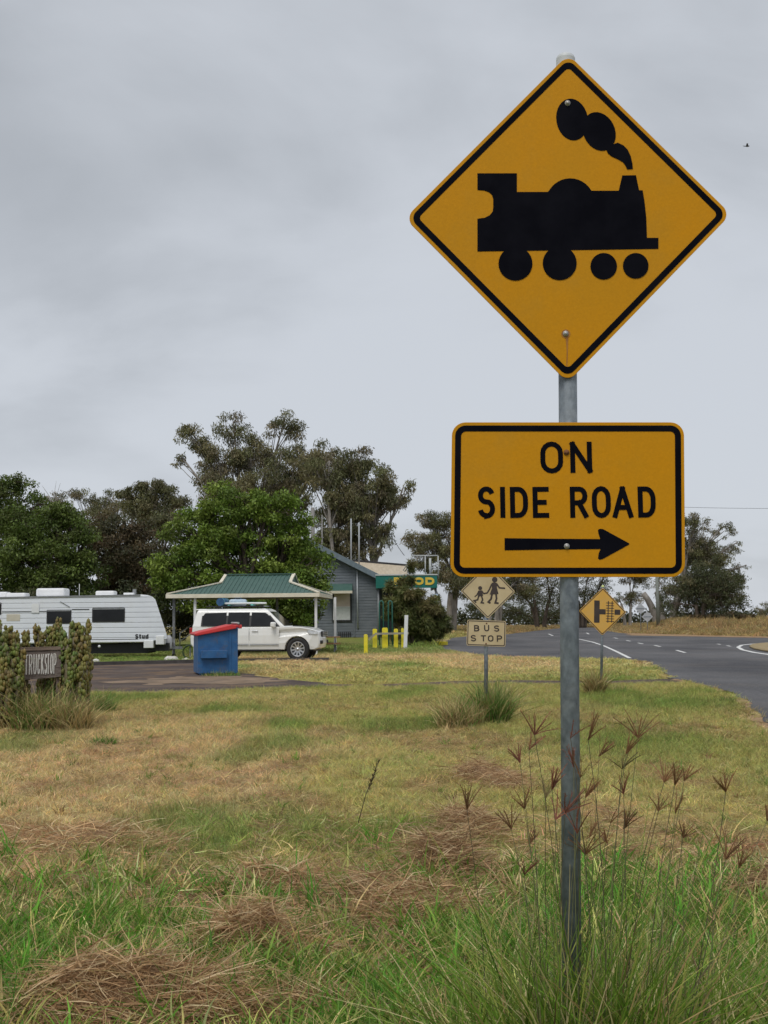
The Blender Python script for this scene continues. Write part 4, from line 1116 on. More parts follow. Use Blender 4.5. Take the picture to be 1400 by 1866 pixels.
# ------------------------------------------------------------------ four-wheel drive
c0 = P(475, 1203, 44.9)
suv = empty('four_wheel_drive', (c0.x, 44.9, hz(c0.x, 44.9) + .005), 'white four wheel drive wagon with a loaded roof rack in front of the shelter', 'car', rz=R(-6))
suv.scale = (1.02, 1.02, 1.07)
def wheel_arc(cx, r): return [(cx + r*math.cos(R(t)), .40 + r*math.sin(R(t))) for t in range(180, -1, -15)]
def L3(w): return lambda u, v, t: (u, t*w, v)
RW, FWx = -1.34, 1.60
low = [(-2.40,.52),(-2.475,.62),(-2.49,.86),(-2.44,1.18),(-2.40,1.215),(1.08,1.215),(1.30,1.225),(1.75,1.19),(2.12,1.13),(2.34,1.06),(2.43,.94),(2.48,.80),(2.49,.62),(2.44,.46),(2.25,.40)] + [(p[0], p[1]) for p in reversed(wheel_arc(FWx, .475))] + [(RW + .475 + .02, .40)] + [(p[0], p[1]) for p in reversed(wheel_arc(RW, .475))] + [(-2.2, .42)]
# body side sections: pinch towards nose and tail and lean in at the waist
def body_pt(u, v, t):
    nose = 1 - .20*max(0, (u - 1.55)/.95)**2 - .05*max(0, (-u - 1.7)/.8)**2
    w = .985*nose*(1 - .035*max(0, (v - .95)/.27))*(1 - .03*max(0, (.62 - v)/.22))
    return (u - .10*max(0, (abs(t) - .45)/.55)*max(0, (u - 2.05)/.45), w*t, v)
mb = MB(); nlow = len(low); ts = [-1, -.93, -.6, 0, .6, .93, 1]; vs = []
for t in ts:
    k = 1.0 if abs(t) < .99 else .985
    for u, v in low: q = body_pt(u, v, t); vs.append((q[0]*k, q[1], (v - .8)*k + .8))
fs = [(i*nlow + j, i*nlow + (j+1) % nlow, (i+1)*nlow + (j+1) % nlow, (i+1)*nlow + j) for i in range(len(ts)-1) for j in range(nlow)]
fs += [tuple(range(nlow)), tuple(range((len(ts)-1)*nlow, len(ts)*nlow))]
mb.add(vs, fs); mb.build('body', CARWHITE, suv, bevel=.035, bseg=3)
def side_y(z): return .955 + (.715 - .955)*max(0, min(1, (z - 1.2)/.60))
gh = [(-2.42,1.20,.93),(1.12,1.20,.93),(.44,1.80,.72),(-2.28,1.80,.72)]
mb = MB()
vs = [(x, s*w, z) for s in (-1, 1) for x, z, w in gh] + [(.30, -.60, 1.865), (-2.18, -.60, 1.865), (.30, .60, 1.865), (-2.18, .60, 1.865)]
mb.add(vs, [(0,1,2,3),(4,7,6,5),(1,5,6,2),(0,3,7,4),(3,2,8,9),(7,11,10,6),(8,10,11,9),(2,6,10,8),(3,9,11,7),(0,4,5,1)])
mb.build('cabin', CARWHITE, suv, bevel=.05, bseg=3)
def pane(name, pts, s):
    mb = MB(); vs = [(x, s*(side_y(z) + .004), z) for x, z in pts] + [(x, s*(side_y(z) - .03), z) for x, z in pts]; n = len(pts)
    mb.add(vs, [tuple(range(n)), tuple(range(2*n-1, n-1, -1))] + [(i, (i+1) % n, n + (i+1) % n, n + i) for i in range(n)]); return mb.build(name, DARKGLASS, suv)
for s in (-1, 1):
    mb = MB(); pts_s = [(-2.08,1.25),(-1.13,1.225),(.92,1.225),(.50,1.66),(.38,1.745),(-1.1,1.757),(-1.98,1.745),(-2.07,1.62)]; ns_ = len(pts_s)
    mb.add([(x, s*(side_y(z) - .004), z) for x, z in pts_s] + [(x, s*(side_y(z) - .04), z) for x, z in pts_s], [tuple(range(ns_)), tuple(range(2*ns_-1, ns_-1, -1))] + [(i, (i+1) % ns_, ns_+(i+1) % ns_, ns_+i) for i in range(ns_)]); mb.build('window_surround', BLACK, suv)
    pane('front_door_glass', [(-.17,1.25),(.83,1.25),(.44,1.66),(.34,1.715),(-.17,1.73)], s)
    pane('rear_door_glass', [(-1.06,1.25),(-.245,1.25),(-.245,1.73),(-1.06,1.73)], s)
    pane('quarter_glass', [(-2.02,1.28),(-1.13,1.25),(-1.13,1.73),(-1.95,1.715),(-2.04,1.6)], s)
def pane4(name, pts, m=DARKGLASS, off=(.006, 0, .006)):
    mb = MB(); o_ = Vector(off); a_ = [Vector(p) + o_ for p in pts]; b_ = [Vector(p) - o_*3 for p in pts]; n = len(pts)
    mb.add(a_ + b_, [tuple(range(n)), tuple(range(2*n-1, n-1, -1))] + [(i, (i+1) % n, n + (i+1) % n, n + i) for i in range(n)]); return mb.build(name, m, suv)
pane4('windscreen', [(1.07,-.82,1.245),(1.07,.82,1.245),(.50,.66,1.75),(.50,-.66,1.75)])
pane4('rear_glass', [(-2.39,-.76,1.30),(-2.39,.76,1.30),(-2.30,.64,1.74),(-2.30,-.64,1.74)], off=(-.006, 0, .001))
def door(name, x0, x1, s):
    pts = [(x0,.52),(x1,.52),(x1,1.185),(x0,1.185)]; mb = MB()
    nn = 6; vs = []; fs = []
    for i in range(nn):
        z_ = .52 + (1.185-.52)*i/(nn-1)
        for x_ in (x0, (x0+x1)/2, x1):
            q = body_pt(x_, z_, s); vs.append((x_, q[1] + s*.010, z_))
    for i in range(nn-1):
        for k in range(2): fs.append((i*3+k, i*3+k+1, i*3+k+4, i*3+k+3))
    b0 = len(vs); 
    for i in range(nn):
        z_ = .52 + (1.185-.52)*i/(nn-1)
        for x_ in (x0, (x0+x1)/2, x1):
            q = body_pt(x_, z_, s); vs.append((x_, q[1] - s*.03, z_))
    per = [0,1,2] + [i*3+2 for i in range(1, nn)] + [(nn-1)*3+1, (nn-1)*3] + [i*3 for i in range(nn-2, 0, -1)]
    for i in range(len(per)): a_, b_ = per[i], per[(i+1) % len(per)]; fs.append((a_, b_, b0+b_, b0+a_))
    mb.add(vs, fs); d = mb.build(name, CARWHITE, suv, bevel=.006)
    y_ = body_pt((x0+x1)/2, 1.02, s)[1] + s*.03
    mb = MB(); mb.box(x0 + .10, x0 + .33, min(y_, y_ + s*.02), max(y_, y_ + s*.02), 1.055, 1.085); mb.build('handle', CHROME, d, bevel=.006)
    mb = MB(); y2 = body_pt(x0, .6, s)[1] + s*.011; mb.box(x0 + .01, x1 - .01, min(y2, y2 + s*.018), max(y2, y2 + s*.018), .575, .61); mb.build('door_moulding', CHROME, d)
for s in (-1, 1):
    door('front_door', -.215, .90, s); door('rear_door', -1.06, -.235, s)
    mb = MB(); y_ = s*.985; mb.box(.62, .80, min(y_, y_ + s*.26), max(y_, y_ + s*.26), 1.19, 1.38); mb.build('wing_mirror', CARWHITE, suv, bevel=.05, bseg=3)
    mb = MB(); mb.box(-.92, .98, min(s*.80, s*.96), max(s*.80, s*.96), .36, .43); mb.build('side_step', BLACK, suv, bevel=.02)
    hl = [(2.02,.96),(2.30,.94),(2.425,.955),(2.40,1.03),(2.16,1.085),(1.98,1.075)]
    mb = MB(); vs = []
    for dlt in (.012, -.05):
        for u, v in hl: q = body_pt(u, v, s); vs.append((q[0] + (.014 if dlt > 0 else -.05), q[1] + s*dlt, q[2]))
    nh = len(hl); mb.add(vs, [tuple(range(nh)), tuple(range(2*nh-1, nh-1, -1))] + [(i, (i+1) % nh, nh+(i+1) % nh, nh+i) for i in range(nh)])
    mb.build('headlight', mat('lamp_glass', (.42,.44,.46), (.62,.64,.66), scale=14, rough=.12), suv)
    mb = MB(); q = body_pt(2.42, .66, s*.9); mb.box(2.38, 2.49, min(q[1], q[1] - s*.2), max(q[1], q[1] - s*.2), .60, .72); mb.build('fog_lamp', BLACK, suv, bevel=.02)
    mb = MB(); mb.box(-2.51, -2.40, min(s*.70, s*.93), max(s*.70, s*.93), .98, 1.20); mb.build('tail_lamp', mat('tail_red', (.35,.01,.01), rough=.2), suv, bevel=.02)
    for cx_ in (FWx, RW): wheel(suv, (cx_, s*.84, .42), (0, s, 0), .42, .27, spokes=10)
mb = MB(); mb.box(2.40, 2.475, -.56, .56, .84, 1.04); gr = mb.build('grille', BLACK, suv, bevel=.02)
for z_ in (.88, .94, 1.00): mb = MB(); mb.box(2.45, 2.497, -.54, .54, z_ - .013, z_ + .013); mb.build('grille_bar', CHROME, gr)
mb = MB(); mb.box(-2.1, 2.2, -.78, .78, .34, .62); mb.build('underbody', BLACK, suv)
for s in (-1, 1):
    for x_ in (-1.3, .0): mb = MB(); mb.box(x_ - .03, x_ + .03, min(s*.55, s*.61), max(s*.55, s*.61), 1.84, 1.95); mb.build('rack_foot', BLACK, suv)
    mb = MB(); mb.box(-1.95, .25, min(s*.60, s*.66), max(s*.60, s*.66), 1.93, 1.975); mb.build('rack_rail', BLACK, suv)
for x_ in (-1.8, -1.3, -.8, -.3, .15): mb = MB(); mb.box(x_ - .03, x_ + .03, -.60, .60, 1.945, 1.97); mb.build('rack_bar', mat('rack_alu', (.45,.5,.5)), suv)
mb = MB(); mb.box(-2.36, -2.10, -.62, .62, 1.82, 1.865); mb.build('rear_spoiler', CARWHITE, suv, bevel=.02)
# load on the rack: things of their own
Rz = Matrix.Rotation(R(-6), 4, 'Z')
def on_suv(name, label, cat, local):
    w = Vector(suv.location) + Rz.to_3x3() @ Vector((local[0]*1.02, local[1]*1.02, local[2]*1.07)); return empty(name, w, label, cat, rz=R(-6))
AQUA = mat('aqua_strap', (.10,.42,.40), (.16,.52,.48)); BLUEB = mat('blue_bag', (.02,.07,.17), (.04,.12,.25), scale=8, rough=.8)
sw = on_suv('rolled_swag', 'rolled blue swag with pale straps at the back of the roof rack', 'swag', (-1.45, 0, 1.975))
mb = MB(); mb.tube([(0,-.52,.15),(0,.52,.15)], .15, 18); mb.build('roll', BLUEB, sw)
for yv in (-.42, .1, .40): mb = MB(); mb.lathe([(.157,-.025),(.157,.025)], (0, yv, .15), (0,1,0), 18); mb.build('strap', AQUA, sw)
bd = on_suv('surfboard', 'white and aqua board lying along the roof rack', 'board', (-.65, -.18, 1.98))
outl = [(.95*math.cos(R(t)), .26*math.sin(R(t))*(1 - .25*math.cos(R(t)))) for t in range(0, 360, 15)]
mb = MB(); mb.prism(outl, lambda u, v, t: (u, v, t), .05, .12); mb.build('deck', WHITE, bd, bevel=.03)
mb = MB(); mb.prism([(u*.8, v*.5) for u, v in outl], lambda u, v, t: (u, v, t), .10, .127); mb.build('deck_pad', AQUA, bd)
for xv in (-.5, .4): mb = MB(); mb.box(xv - .05, xv + .05, -.2, .2, 0, .06); mb.build('foam_block', AQUA, bd)
bg = on_suv('duffel_bag', 'pale blue duffel bag beside the rolled swag', 'bag', (-.95, .30, 1.98))
mb = MB(); mb.tube([(-.35,0,.13),(-.28,0,.13),(.28,0,.13),(.35,0,.13)], [.08,.13,.13,.08], 14); mb.build('bag_body', mat('pale_bag', (.35,.45,.55), (.5,.58,.66), rough=.8), bg)
mb = MB(); mb.tube([(-.15,0,.26),(-.08,0,.31),(.08,0,.31),(.15,0,.26)], .012, 6); mb.build('handle', BLUEB, bg)

# ------------------------------------------------------------------ blue skip bin
b0 = P(394, 1228, 34.2)
binr = empty('skip_bin', (b0.x, 34.2, hz(b0.x, 34.2)), 'blue steel skip bin with a sloping red lid standing at the car park edge', 'bin', rz=R(14))
BLUE = mat('bin_blue', (.012, .085, .23), (.025, .12, .29), scale=5, detail=7, rough=.55, bump=.12, dirt=(.10, .085, .075), dscale=4, damt=.7)
REDL = mat('bin_red', (.52, .022, .028), (.62, .045, .045), scale=3, rough=.45)
fnb = lambda u, v, t: (u, t, v)
mb = MB(); mb.prism([(-.60,.06),(.55,.06),(.55,1.36),(-.60,1.16)], fnb, -.75, .75); bb_ = mb.build('bin_body', BLUE, binr, bevel=.015)
for s in (-1, 1):
    mb = MB(); y0_, y1_ = (-.90, -.75) if s < 0 else (.75, .90); mb.box(-.52, .22, y0_, y1_, .50, .72); mb.build('fork_pocket', BLUE, binr, bevel=.01)
    mb = MB(); mb.prism([(-.62,1.14),(.57,1.345),(.57,1.395),(-.62,1.19)], fnb, min(s*.75, s*.80), max(s*.75, s*.80)); mb.build('top_rim', BLUE, binr)
    for x_ in (-.48, .44): mb = MB(); mb.box(x_ - .06, x_ + .06, min(s*.5, s*.7), max(s*.5, s*.7), 0, .065); mb.build('foot', BLUE, binr)
for x_ in (.30,): mb = MB(); mb.box(x_, x_ + .05, -.775, -.75, .08, 1.25); mb.build('side_rib', BLUE, binr)
mb = MB(); mb.prism([(-.70,1.17),(-.66,1.14),(.50,1.345),(.50,1.44),(.36,1.46),(-.55,1.26),(-.70,1.215)], fnb, -.84, .84); ld = mb.build('lid', REDL, binr, bevel=.02)
mb = MB(); mb.box(.50, .66, -.80, .80, 1.34, 1.45); mb.build('hinge_flap', REDL, binr, bevel=.02)
mb = MB(); mb.tube([(.55,-.86,1.50),(.55,.86,1.50)], .03, 10); mb.build('hinge_rod', mat('bin_grey', (.4,.4,.4)), binr)

# ------------------------------------------------------------------ picnic shelter
EZ = 2.66; Yq = 50.0
nc = P(581, 1081, Yq); EZ = nc.z
lc = P(306, 1088, Yq + .6); rc_ = P(622, 1086.5, 55.6)
Wd = nc.x - lc.x; Dp = 5.6; psi = R(3.0)
she = empty('picnic_shelter', (nc.x, Yq, hz(nc.x, Yq + 1)), 'open picnic shelter with a green ribbed hip roof on white posts', 'shelter', rz=-psi)
ez = EZ - she.location.z; rz_ = P(470, 1048, Yq + 2.8).z - she.location.z; gzh = ez + (rz_ - ez)*.56; aL, aR = 2.05, 1.45
ROOFG = mat('green_roof', (.048, .105, .088), (.062, .128, .108), scale=2, rough=.45, dirt=(.09, .13, .11), dscale=2, damt=.4)
f56 = .56
# points, x from -Wd to 0, y from 0 to Dp
def Q(x, y, z): return (x, y, z)
half = Dp/2
mb = MB()
fl, fr_, bl, br = Q(-Wd,0,ez), Q(0,0,ez), Q(-Wd,Dp,ez), Q(0,Dp,ez)
gl0, gl1 = Q(-Wd+aL, half*f56, gzh), Q(-Wd+aL, Dp-half*f56, gzh); gr0, gr1 = Q(-aR, half*f56, gzh), Q(-aR, Dp-half*f56, gzh)
rl, rr = Q(-Wd+aL, half, rz_), Q(-aR, half, rz_)
mb.add([fl, fr_, bl, br, gl0, gl1, gr0, gr1, rl, rr], [(0,1,6,9,8,4), (3,2,5,8,9,7), (0,4,5,2), (1,3,7,6), (4,8,5), (6,7,9)])
rf = mb.build('roof', ROOFG, she)
mb = MB(); k = .12
while k < Wd - .1:
    x_ = -k; fmax = 1.0
    if k < aR: fmax = f56*k/aR
    elif k > Wd - aL: fmax = f56*(Wd - k)/aL
    y1_ = half*fmax; z1_ = ez + (rz_ - ez)*fmax
    mb.bar((x_, 0, ez + .012), (x_, y1_, z1_ + .012), .05, .03); mb.bar((x_, Dp, ez + .012), (x_, Dp - y1_, z1_ + .012), .05, .03)
    k += .19
k = .12
while k < Dp - .1:
    fm = min(1, k/(half*f56), (Dp - k)/(half*f56))
    mb.bar((0, k, ez + .012), (-aR*fm, k, ez + (gzh - ez)*fm + .012), .05, .03); mb.bar((-Wd, k, ez + .012), (-Wd + aL*fm, k, ez + (gzh - ez)*fm + .012), .05, .03)
    k += .19
tag(mb.build('roof_rib', ROOFG, rf), kind='stuff')
def cap(name, a, b, w=.16, h=.05, m=CREAMP):
    mb = MB(); a, b = Vector(a) + Vector((0,0,.045)), Vector(b) + Vector((0,0,.045)); mb.bar(a, b, w, h); mb.build(name, m, rf)
for a_, b_ in ((fl, gl0), (bl, gl1), (fr_, gr0), (br, gr1)): cap('hip_cap', a_, b_)
for a_, b_ in ((gl0, rl), (gl1, rl), (gr0, rr), (gr1, rr)): cap('barge_board', a_, b_, .14, .06)
cap('ridge_cap', rl, rr, .2, .05, ROOFG)
def fascia(a, b):
    mb = MB(); a, b = Vector(a) - Vector((0,0,.07)), Vector(b) - Vector((0,0,.07)); mb.bar(a, b, .10, .17); mb.build('fascia', CREAMP, she)
fascia((-Wd-.04,-.02,ez), (.04,-.02,ez)); fascia((.0,.04,ez), (.0,Dp+.02,ez)); fascia((-Wd,.04,ez), (-Wd,Dp+.02,ez)); fascia((-Wd+.05,Dp,ez), (-.05,Dp,ez))
mb = MB(); mb.box(-Wd+.05, -.05, .05, Dp-.05, ez-.10, ez-.08); mb.build('ceiling_lining', mat('lining', (.10,.10,.10), (.14,.14,.13)), she)
for px, yo, m in ((576, .35, WHITE), (611, 4.9, WHITE), (355.5, .5, WHITE), (317, 1.0, STEELGREY), (505, 5.1, STEELGREY), (400, 5.1, STEELGREY)):
    q = P(px, 1140, Yq + yo); lx = q.x - she.location.x; ly = yo
    ca, sa = math.cos(psi), math.sin(psi); x_ = lx*ca - ly*sa; y_ = lx*sa + ly*ca
    mb = MB(); mb.box(x_-.055, x_+.055, y_-.055, y_+.055, -.1, ez-.1); mb.build('post', m, she, bevel=.008)
# picnic table under it
pt = P(597, 1180, Yq + 4.2)
tb = empty('picnic_table', (pt.x - .3, Yq + 4.2, hz(pt.x, Yq + 4.2)), 'timber picnic table under the right end of the shelter', 'table')
WOOD = mat('table_timber', (.26, .13, .055), (.38, .20, .09), scale=6, detail=7, rough=.75, stretch=(.3, 3, 3))
for k in range(4): mb = MB(); mb.box(-.9, .9, -.36 + k*.18, -.20 + k*.18, .72, .76); mb.build('top_plank', WOOD, tb)
for s in (-1, 1):
    for k in range(2): mb = MB(); y_ = s*.62 + (k - .5)*.16; mb.box(-.9, .9, y_ - .07, y_ + .07, .42, .46); mb.build('seat_plank', WOOD, tb)
    mb = MB(); mb.bar((s*.65, -.75, .40), (s*.65, .75, .40), .06, .06); mb.bar((s*.65, -.34, .70), (s*.65, .34, .70), .05, .05); mb.bar((s*.65, -.3, .72), (s*.65, -.55, 0), .06, .06); mb.bar((s*.65, .3, .72), (s*.65, .55, 0), .06, .06); mb.build('trestle', STEELGREY, tb)
# stair rail and hose behind the drawbar
hr0 = P(328, 1172, 57); hrl = empty('stair_handrail', (hr0.x, 57, hz(hr0.x, 57)), 'grey steel stair handrail in the shade behind the caravan drawbar', 'handrail')
mb = MB(); mb.tube([(0,0,0),(0,0,.85),(.9,0,1.5),(.9,0,0)], .03, 8); mb.build('rail', STEELGREY, hrl)
mb = MB(); mb.tube([(0,0,.45),(.9,0,1.05)], .022, 8); mb.build('mid_rail', STEELGREY, hrl)
hs = P(346, 1195, 46.8); hose = empty('hose_reel', (hs.x, 46.8, hz(hs.x, 46.8)), 'coiled dark green hose beside the caravan drawbar', 'hose')
mb = MB()
for k in range(4): mb.tube([(.28*math.cos(R(t)), -.05 + k*.035, .30 + .28*math.sin(R(t))*(1 - .03*k)) for t in range(0, 361, 20)], .018, 6, cap=False)
mb.build('coil', mat('hose_green', (.02,.05,.025), (.03,.07,.035), rough=.5), hose)
mb = MB(); mb.bar((0,.08,0),(0,.08,.6),.05,.05); mb.build('stake', STEELGREY, hose)
ROCK = mat('white_rock', (.52, .50, .46), (.68, .66, .62), scale=6, detail=8, rough=.9, bump=.6)
def rock(label, px, py, sx, sz, Y):
    c = P(px, py, Y); bm = bmesh.new(); bmesh.ops.create_icosphere(bm, subdivisions=2, radius=1)
    for v in bm.verts:
        k = .78 + .45*random.random(); v.co = Vector((v.co.x*sx*k, v.co.y*sx*.8*k, v.co.z*sz*k + sz*.6))
    me = bpy.data.meshes.new('rock'); bm.to_mesh(me); bm.free(); o = link_mesh('rock', me, ROCK); o.location = (c.x, Y, hz(c.x, Y)); tag(o, label, 'rock', 'white rocks along the car park edge')
rock('broad white rock below the caravan drawbar', 312, 1200, .30, .15, 45); rock('small white rock right of the broad white rock', 339, 1200, .18, .09, 45); rock('white rock left of the others, beside the succulent', 176, 1204, .14, .13, 43.5)

# ------------------------------------------------------------------ roadhouse
Yw = 72.0
def pw(a, b, Y=Yw): p = P(a, b, Y); return (p.x, p.z)
GREYB = mat('grey_weatherboard', (.115, .135, .155), (.165, .185, .205), scale=3, detail=7, rough=.7, stretch=(.4, 1, 2), dirt=(.08, .09, .10), dscale=1.5, damt=.4)
BLUEF = mat('blue_grey_fascia', (.12, .16, .19), (.17, .21, .24), scale=4, rough=.6)
house0 = P(640, 1161, Yw)
hse = empty('roadhouse', (house0.x, Yw, hz(house0.x, Yw)), 'grey weatherboard roadhouse with a gabled end and a green awning', 'building')
gz_ = hse.location.z
xr, ze = pw(689, 1052); xa, za = pw(560, 987); xl = 2*xa - xr
z0_ = gz_ - .15
gab = [(xl, z0_), (xr, z0_), (xr, ze), (xa, za), (xl, ze)]
mb = MB(); mb.prism(gab, XZ(Yw), -9.0, -.03); mb.build('wall', GREYB, hse, world=True)
# window opening positions in the gable wall
wx0, wz0 = pw(606, 1133); wx1, wz1 = pw(641, 1072)
z = z0_
while z < za - .1:
    q = clip_poly(gab, z, z + .175)
    if len(q) > 2:
        lft = [(max(p[0], pw(560, 1100)[0] - 2.0), p[1]) for p in q]
        def board(poly):
            mb = MB(); zs = [p[1] for p in poly]; zt, zb_ = max(zs), min(zs); n = len(poly)
            vs = [(p[0], Yw - (.012 if abs(p[1]-zt) < .02 else .035), p[1]) for p in poly] + [(p[0], Yw + .03, p[1]) for p in poly]
            mb.add(vs, [tuple(range(n)), tuple(range(2*n-1, n-1, -1))] + [(i, (i+1) % n, n+(i+1) % n, n+i) for i in range(n)]); mb.build('weatherboard', GREYB, hse, world=True)
        if z + .17 > wz0 and z < wz1:
            xs0, xs1 = min(p[0] for p in lft), max(p[0] for p in lft)
            board([(xs0, z), (wx0, z), (wx0, z + .168), (xs0, z + .168)]); board([(wx1, z), (xs1, z), (xs1, z + .168), (wx1, z + .168)])
        else: board([(p[0], min(p[1], z + .168)) for p in lft])
    z += .175
DARKF = mat('dark_window_frame', (.015, .016, .018), (.03, .03, .032), rough=.6)
mb = MB(); mb.ring([(wx0,wz1),(wx0,wz0),(wx1,wz0),(wx1,wz1)], [(wx0+.10,wz1-.10),(wx0+.10,wz0+.10),(wx1-.10,wz0+.10),(wx1-.10,wz1-.10)], XZ(Yw), -.05, .08); win = mb.build('window', DARKF, hse, world=True)
zm = wz0 + (wz1 - wz0)*.44
mb = MB(); mb.prism([(wx0+.1,wz1-.1),(wx0+.1,zm+.02),(wx1-.1,zm+.02),(wx1-.1,wz1-.1)], XZ(Yw), -.03, .05); mb.build('blind', mat('pink_blind', (.60,.48,.43), (.68,.56,.50), scale=2), win, world=True)
mb = MB(); mb.prism([(wx0+.1,zm-.02),(wx0+.1,wz0+.1),(wx1-.1,wz0+.1),(wx1-.1,zm-.02)], XZ(Yw), -.03, .05); mb.build('pane', mat('frosted_pane', (.58,.60,.60), (.66,.68,.68), rough=.25), win, world=True)
mb = MB(); mb.box(wx0+.08, wx1-.08, Yw-.07, Yw+.02, zm-.025, zm+.025); mb.build('rail', WHITE, win, world=True)
mb = MB(); mb.box(wx0+.05, wx0+.13, Yw-.10, Yw+.02, wz0+.1, wz0+(wz1-wz0)*.7); mb.build('sash', WHITE, win, world=True)
# hood over the window
h0, h1 = pw(598, 1081), pw(641, 1068)
mb = MB(); mb.add([(h0[0]-.3, Yw-.04, h1[1]+.15), (h1[0]+.05, Yw-.04, h1[1]+.15), (h1[0]+.05, Yw-.9, h0[1]+.08), (h0[0]-.3, Yw-.9, h0[1]+.08), (h0[0]-.3, Yw-.04, h1[1]+.10), (h1[0]+.05, Yw-.04, h1[1]+.10), (h1[0]+.05, Yw-.9, h0[1]+.02), (h0[0]-.3, Yw-.9, h0[1]+.02)], [(0,1,2,3),(7,6,5,4),(0,4,5,1),(1,5,6,2),(2,6,7,3),(3,7,4,0)]); hd = mb.build('window_hood', ROOFG, hse, world=True)
mb = MB(); mb.box(h0[0]-.32, h1[0]+.07, Yw-.95, Yw-.90, h0[1]-.04, h0[1]+.12); mb.build('hood_edge', CREAMP, hd, world=True)
# roof
def roof_slab(xe, zE, name='roof'):
    mb = MB(); dx = xe - xa; dz = zE - za; k = 1.10
    e = (xa + dx*k, za + dz*k); n_ = Vector((-(dz), dx)).normalized()*.12
    if n_.y < 0: n_ = -n_
    pts = [(xa, za + .02), e, (e[0] + n_.x, e[1] + n_.y), (xa, za + .16)]
    mb.prism(pts, XZ(Yw), -9.6, .45); return mb.build(name, mat('tan_iron', (.30,.26,.20), (.38,.33,.26), scale=1.5, rough=.6, stretch=(6,1,1)), hse, world=True)
roof_slab(xr, ze); roof_slab(xl, ze)
dx, dz = xr - xa, ze - za
for sgn in (1, -1):
    mb = MB(); mb.bar((xa, Yw - .46, za + .03), (xa + sgn*dx*1.12, Yw - .46, za + dz*1.12 + .03), .05, .32, up=(0, -1, 0) if False else (0, 0, 1)); mb.build('barge_board', BLUEF, hse, world=True)
dp = pw(651, 1040); dpb = pw(652.5, 1145); mb = MB(); mb.tube([(dp[0], Yw-.08, dp[1]), (dpb[0], Yw-.08, dpb[1])], .045, 8); mb.build('downpipe', mat('pale_pipe', (.42,.45,.47)), hse, world=True)
dp = pw(646, 1075); mb = MB(); mb.box(dp[0]-.05, dp[0]+.05, Yw-.07, Yw-.036, z0_+.2, dp[1]+.9); mb.build('cover_strip', GREYB, hse, world=True)
for px, yt, yb_ in ((640, 945, 1034), (654.5, 952, 1030)):
    a_ = P(px, yt, Yw + 1); b_ = P(px, yb_, Yw + 1); mb = MB(); mb.tube([(b_.x, Yw + 1, b_.z - .4), (a_.x, Yw + 1, a_.z)], .045, 8); mb.build('antenna_mast', mat('mast_grey', (.38,.40,.42)), hse, world=True)
cb_ = pw(617, 1161); mb = MB()
for k in range(7): mb.box(cb_[0] + k*.12, cb_[0] + k*.12 + .06, Yw - .10, Yw - .05, gz_ - .1, gz_ + .35)
tag(mb.build('base_vent', DARKF, hse, world=True), kind='stuff')
# side wing
Yv = 76.0
vx0, vz1 = pw(662, 1024, Yv + 4); vx1, vz2 = pw(775, 1040, Yv + 4)
we = pw(690, 1050, Yv)[1]; wx_l = pw(640, 1050, Yv)[0]; wx_r = pw(735, 1050, Yv)[0]
mb = MB(); mb.box(wx_l, wx_r, Yv, Yv + 7, z0_, we - .05); mb.build('wing_wall', GREYB, hse, world=True)
mb = MB(); mb.add([(wx_l, Yv - .4, we), (wx_r + .3, Yv - .4, we), (wx_r + .3, Yv + 4, vz1 - .3), (wx_l, Yv + 4, vz1 + .05), (wx_l, Yv - .4, we - .08), (wx_r + .3, Yv - .4, we - .08), (wx_r + .3, Yv + 4, vz1 - .4), (wx_l, Yv + 4, vz1 - .05)], [(0,1,2,3),(7,6,5,4),(0,4,5,1),(1,5,6,2),(2,6,7,3),(3,7,4,0)])
mb.build('wing_roof', mat('tan_iron2', (.44,.37,.27), (.54,.46,.35), scale=1.2, rough=.6, stretch=(6, 1, 1)), hse, world=True)
mb = MB(); mb.bar((wx_l, Yv + 4, vz1 + .1), (wx_r + .3, Yv + 4, vz1 - .25), .12, .14); mb.build('ridge_cap', DARKF, hse, world=True)
# green awning with yellow lettering
Ya = 68.5
def pq(a, b): p = P(a, b, Ya); return (p.x, p.z)
ax0, az1 = pq(685, 1049.5); ax1, az0 = pq(797, 1072)
az1 = pq(740, 1048.5)[1]; az0 = pq(740, 1071.5)[1]
GREENA = mat('awning_green', (.005, .135, .105), (.01, .17, .135), scale=2, rough=.5, dirt=(.03, .10, .085), dscale=1, damt=.4)
mb = MB(); mb.box(ax0, ax1, Ya, Ya + .12, az0, az1); aw = mb.build('awning_fascia', GREENA, hse, world=True)
mb = MB(); mb.box(ax0, ax1, Ya + .12, Yv, az1 - .30, az1 - .18); mb.build('awning_roof', STEELGREY, hse, world=True)
mb = MB(); mb.box(ax0, ax0 + .1, Ya + .12, Yw, az0, az1); mb.build('awning_side', GREENA, aw, world=True)
mb = MB(); mb.box(ax1 - .1, ax1, Ya + .12, Yv, az0, az1); mb.build('awning_side', GREENA, aw, world=True)
mb = MB(); mb.box(ax0 - .03, ax1 + .03, Ya - .04, Ya + .15, az1, az1 + .07); mb.build('awning_capping', mat('pale_trim', (.55,.58,.56)), aw, world=True)
YLET = mat('yellow_letter', (.70, .48, .04), (.76, .56, .10), scale=3, rough=.6)
fa = XZ(Ya)
for ch, x0, x1 in (('F', 718, 731), ('O', 735, 751.5), ('O', 755, 772), ('D', 775.5, 791.5)):
    a_, b_ = pq(x0, 1066), pq(x1, 1052); mb = MB(); letter(mb, ch, a_[0], b_[0], a_[1], b_[1], .135, fa, -.005, .03); mb.build('letter', YLET, aw, world=True)
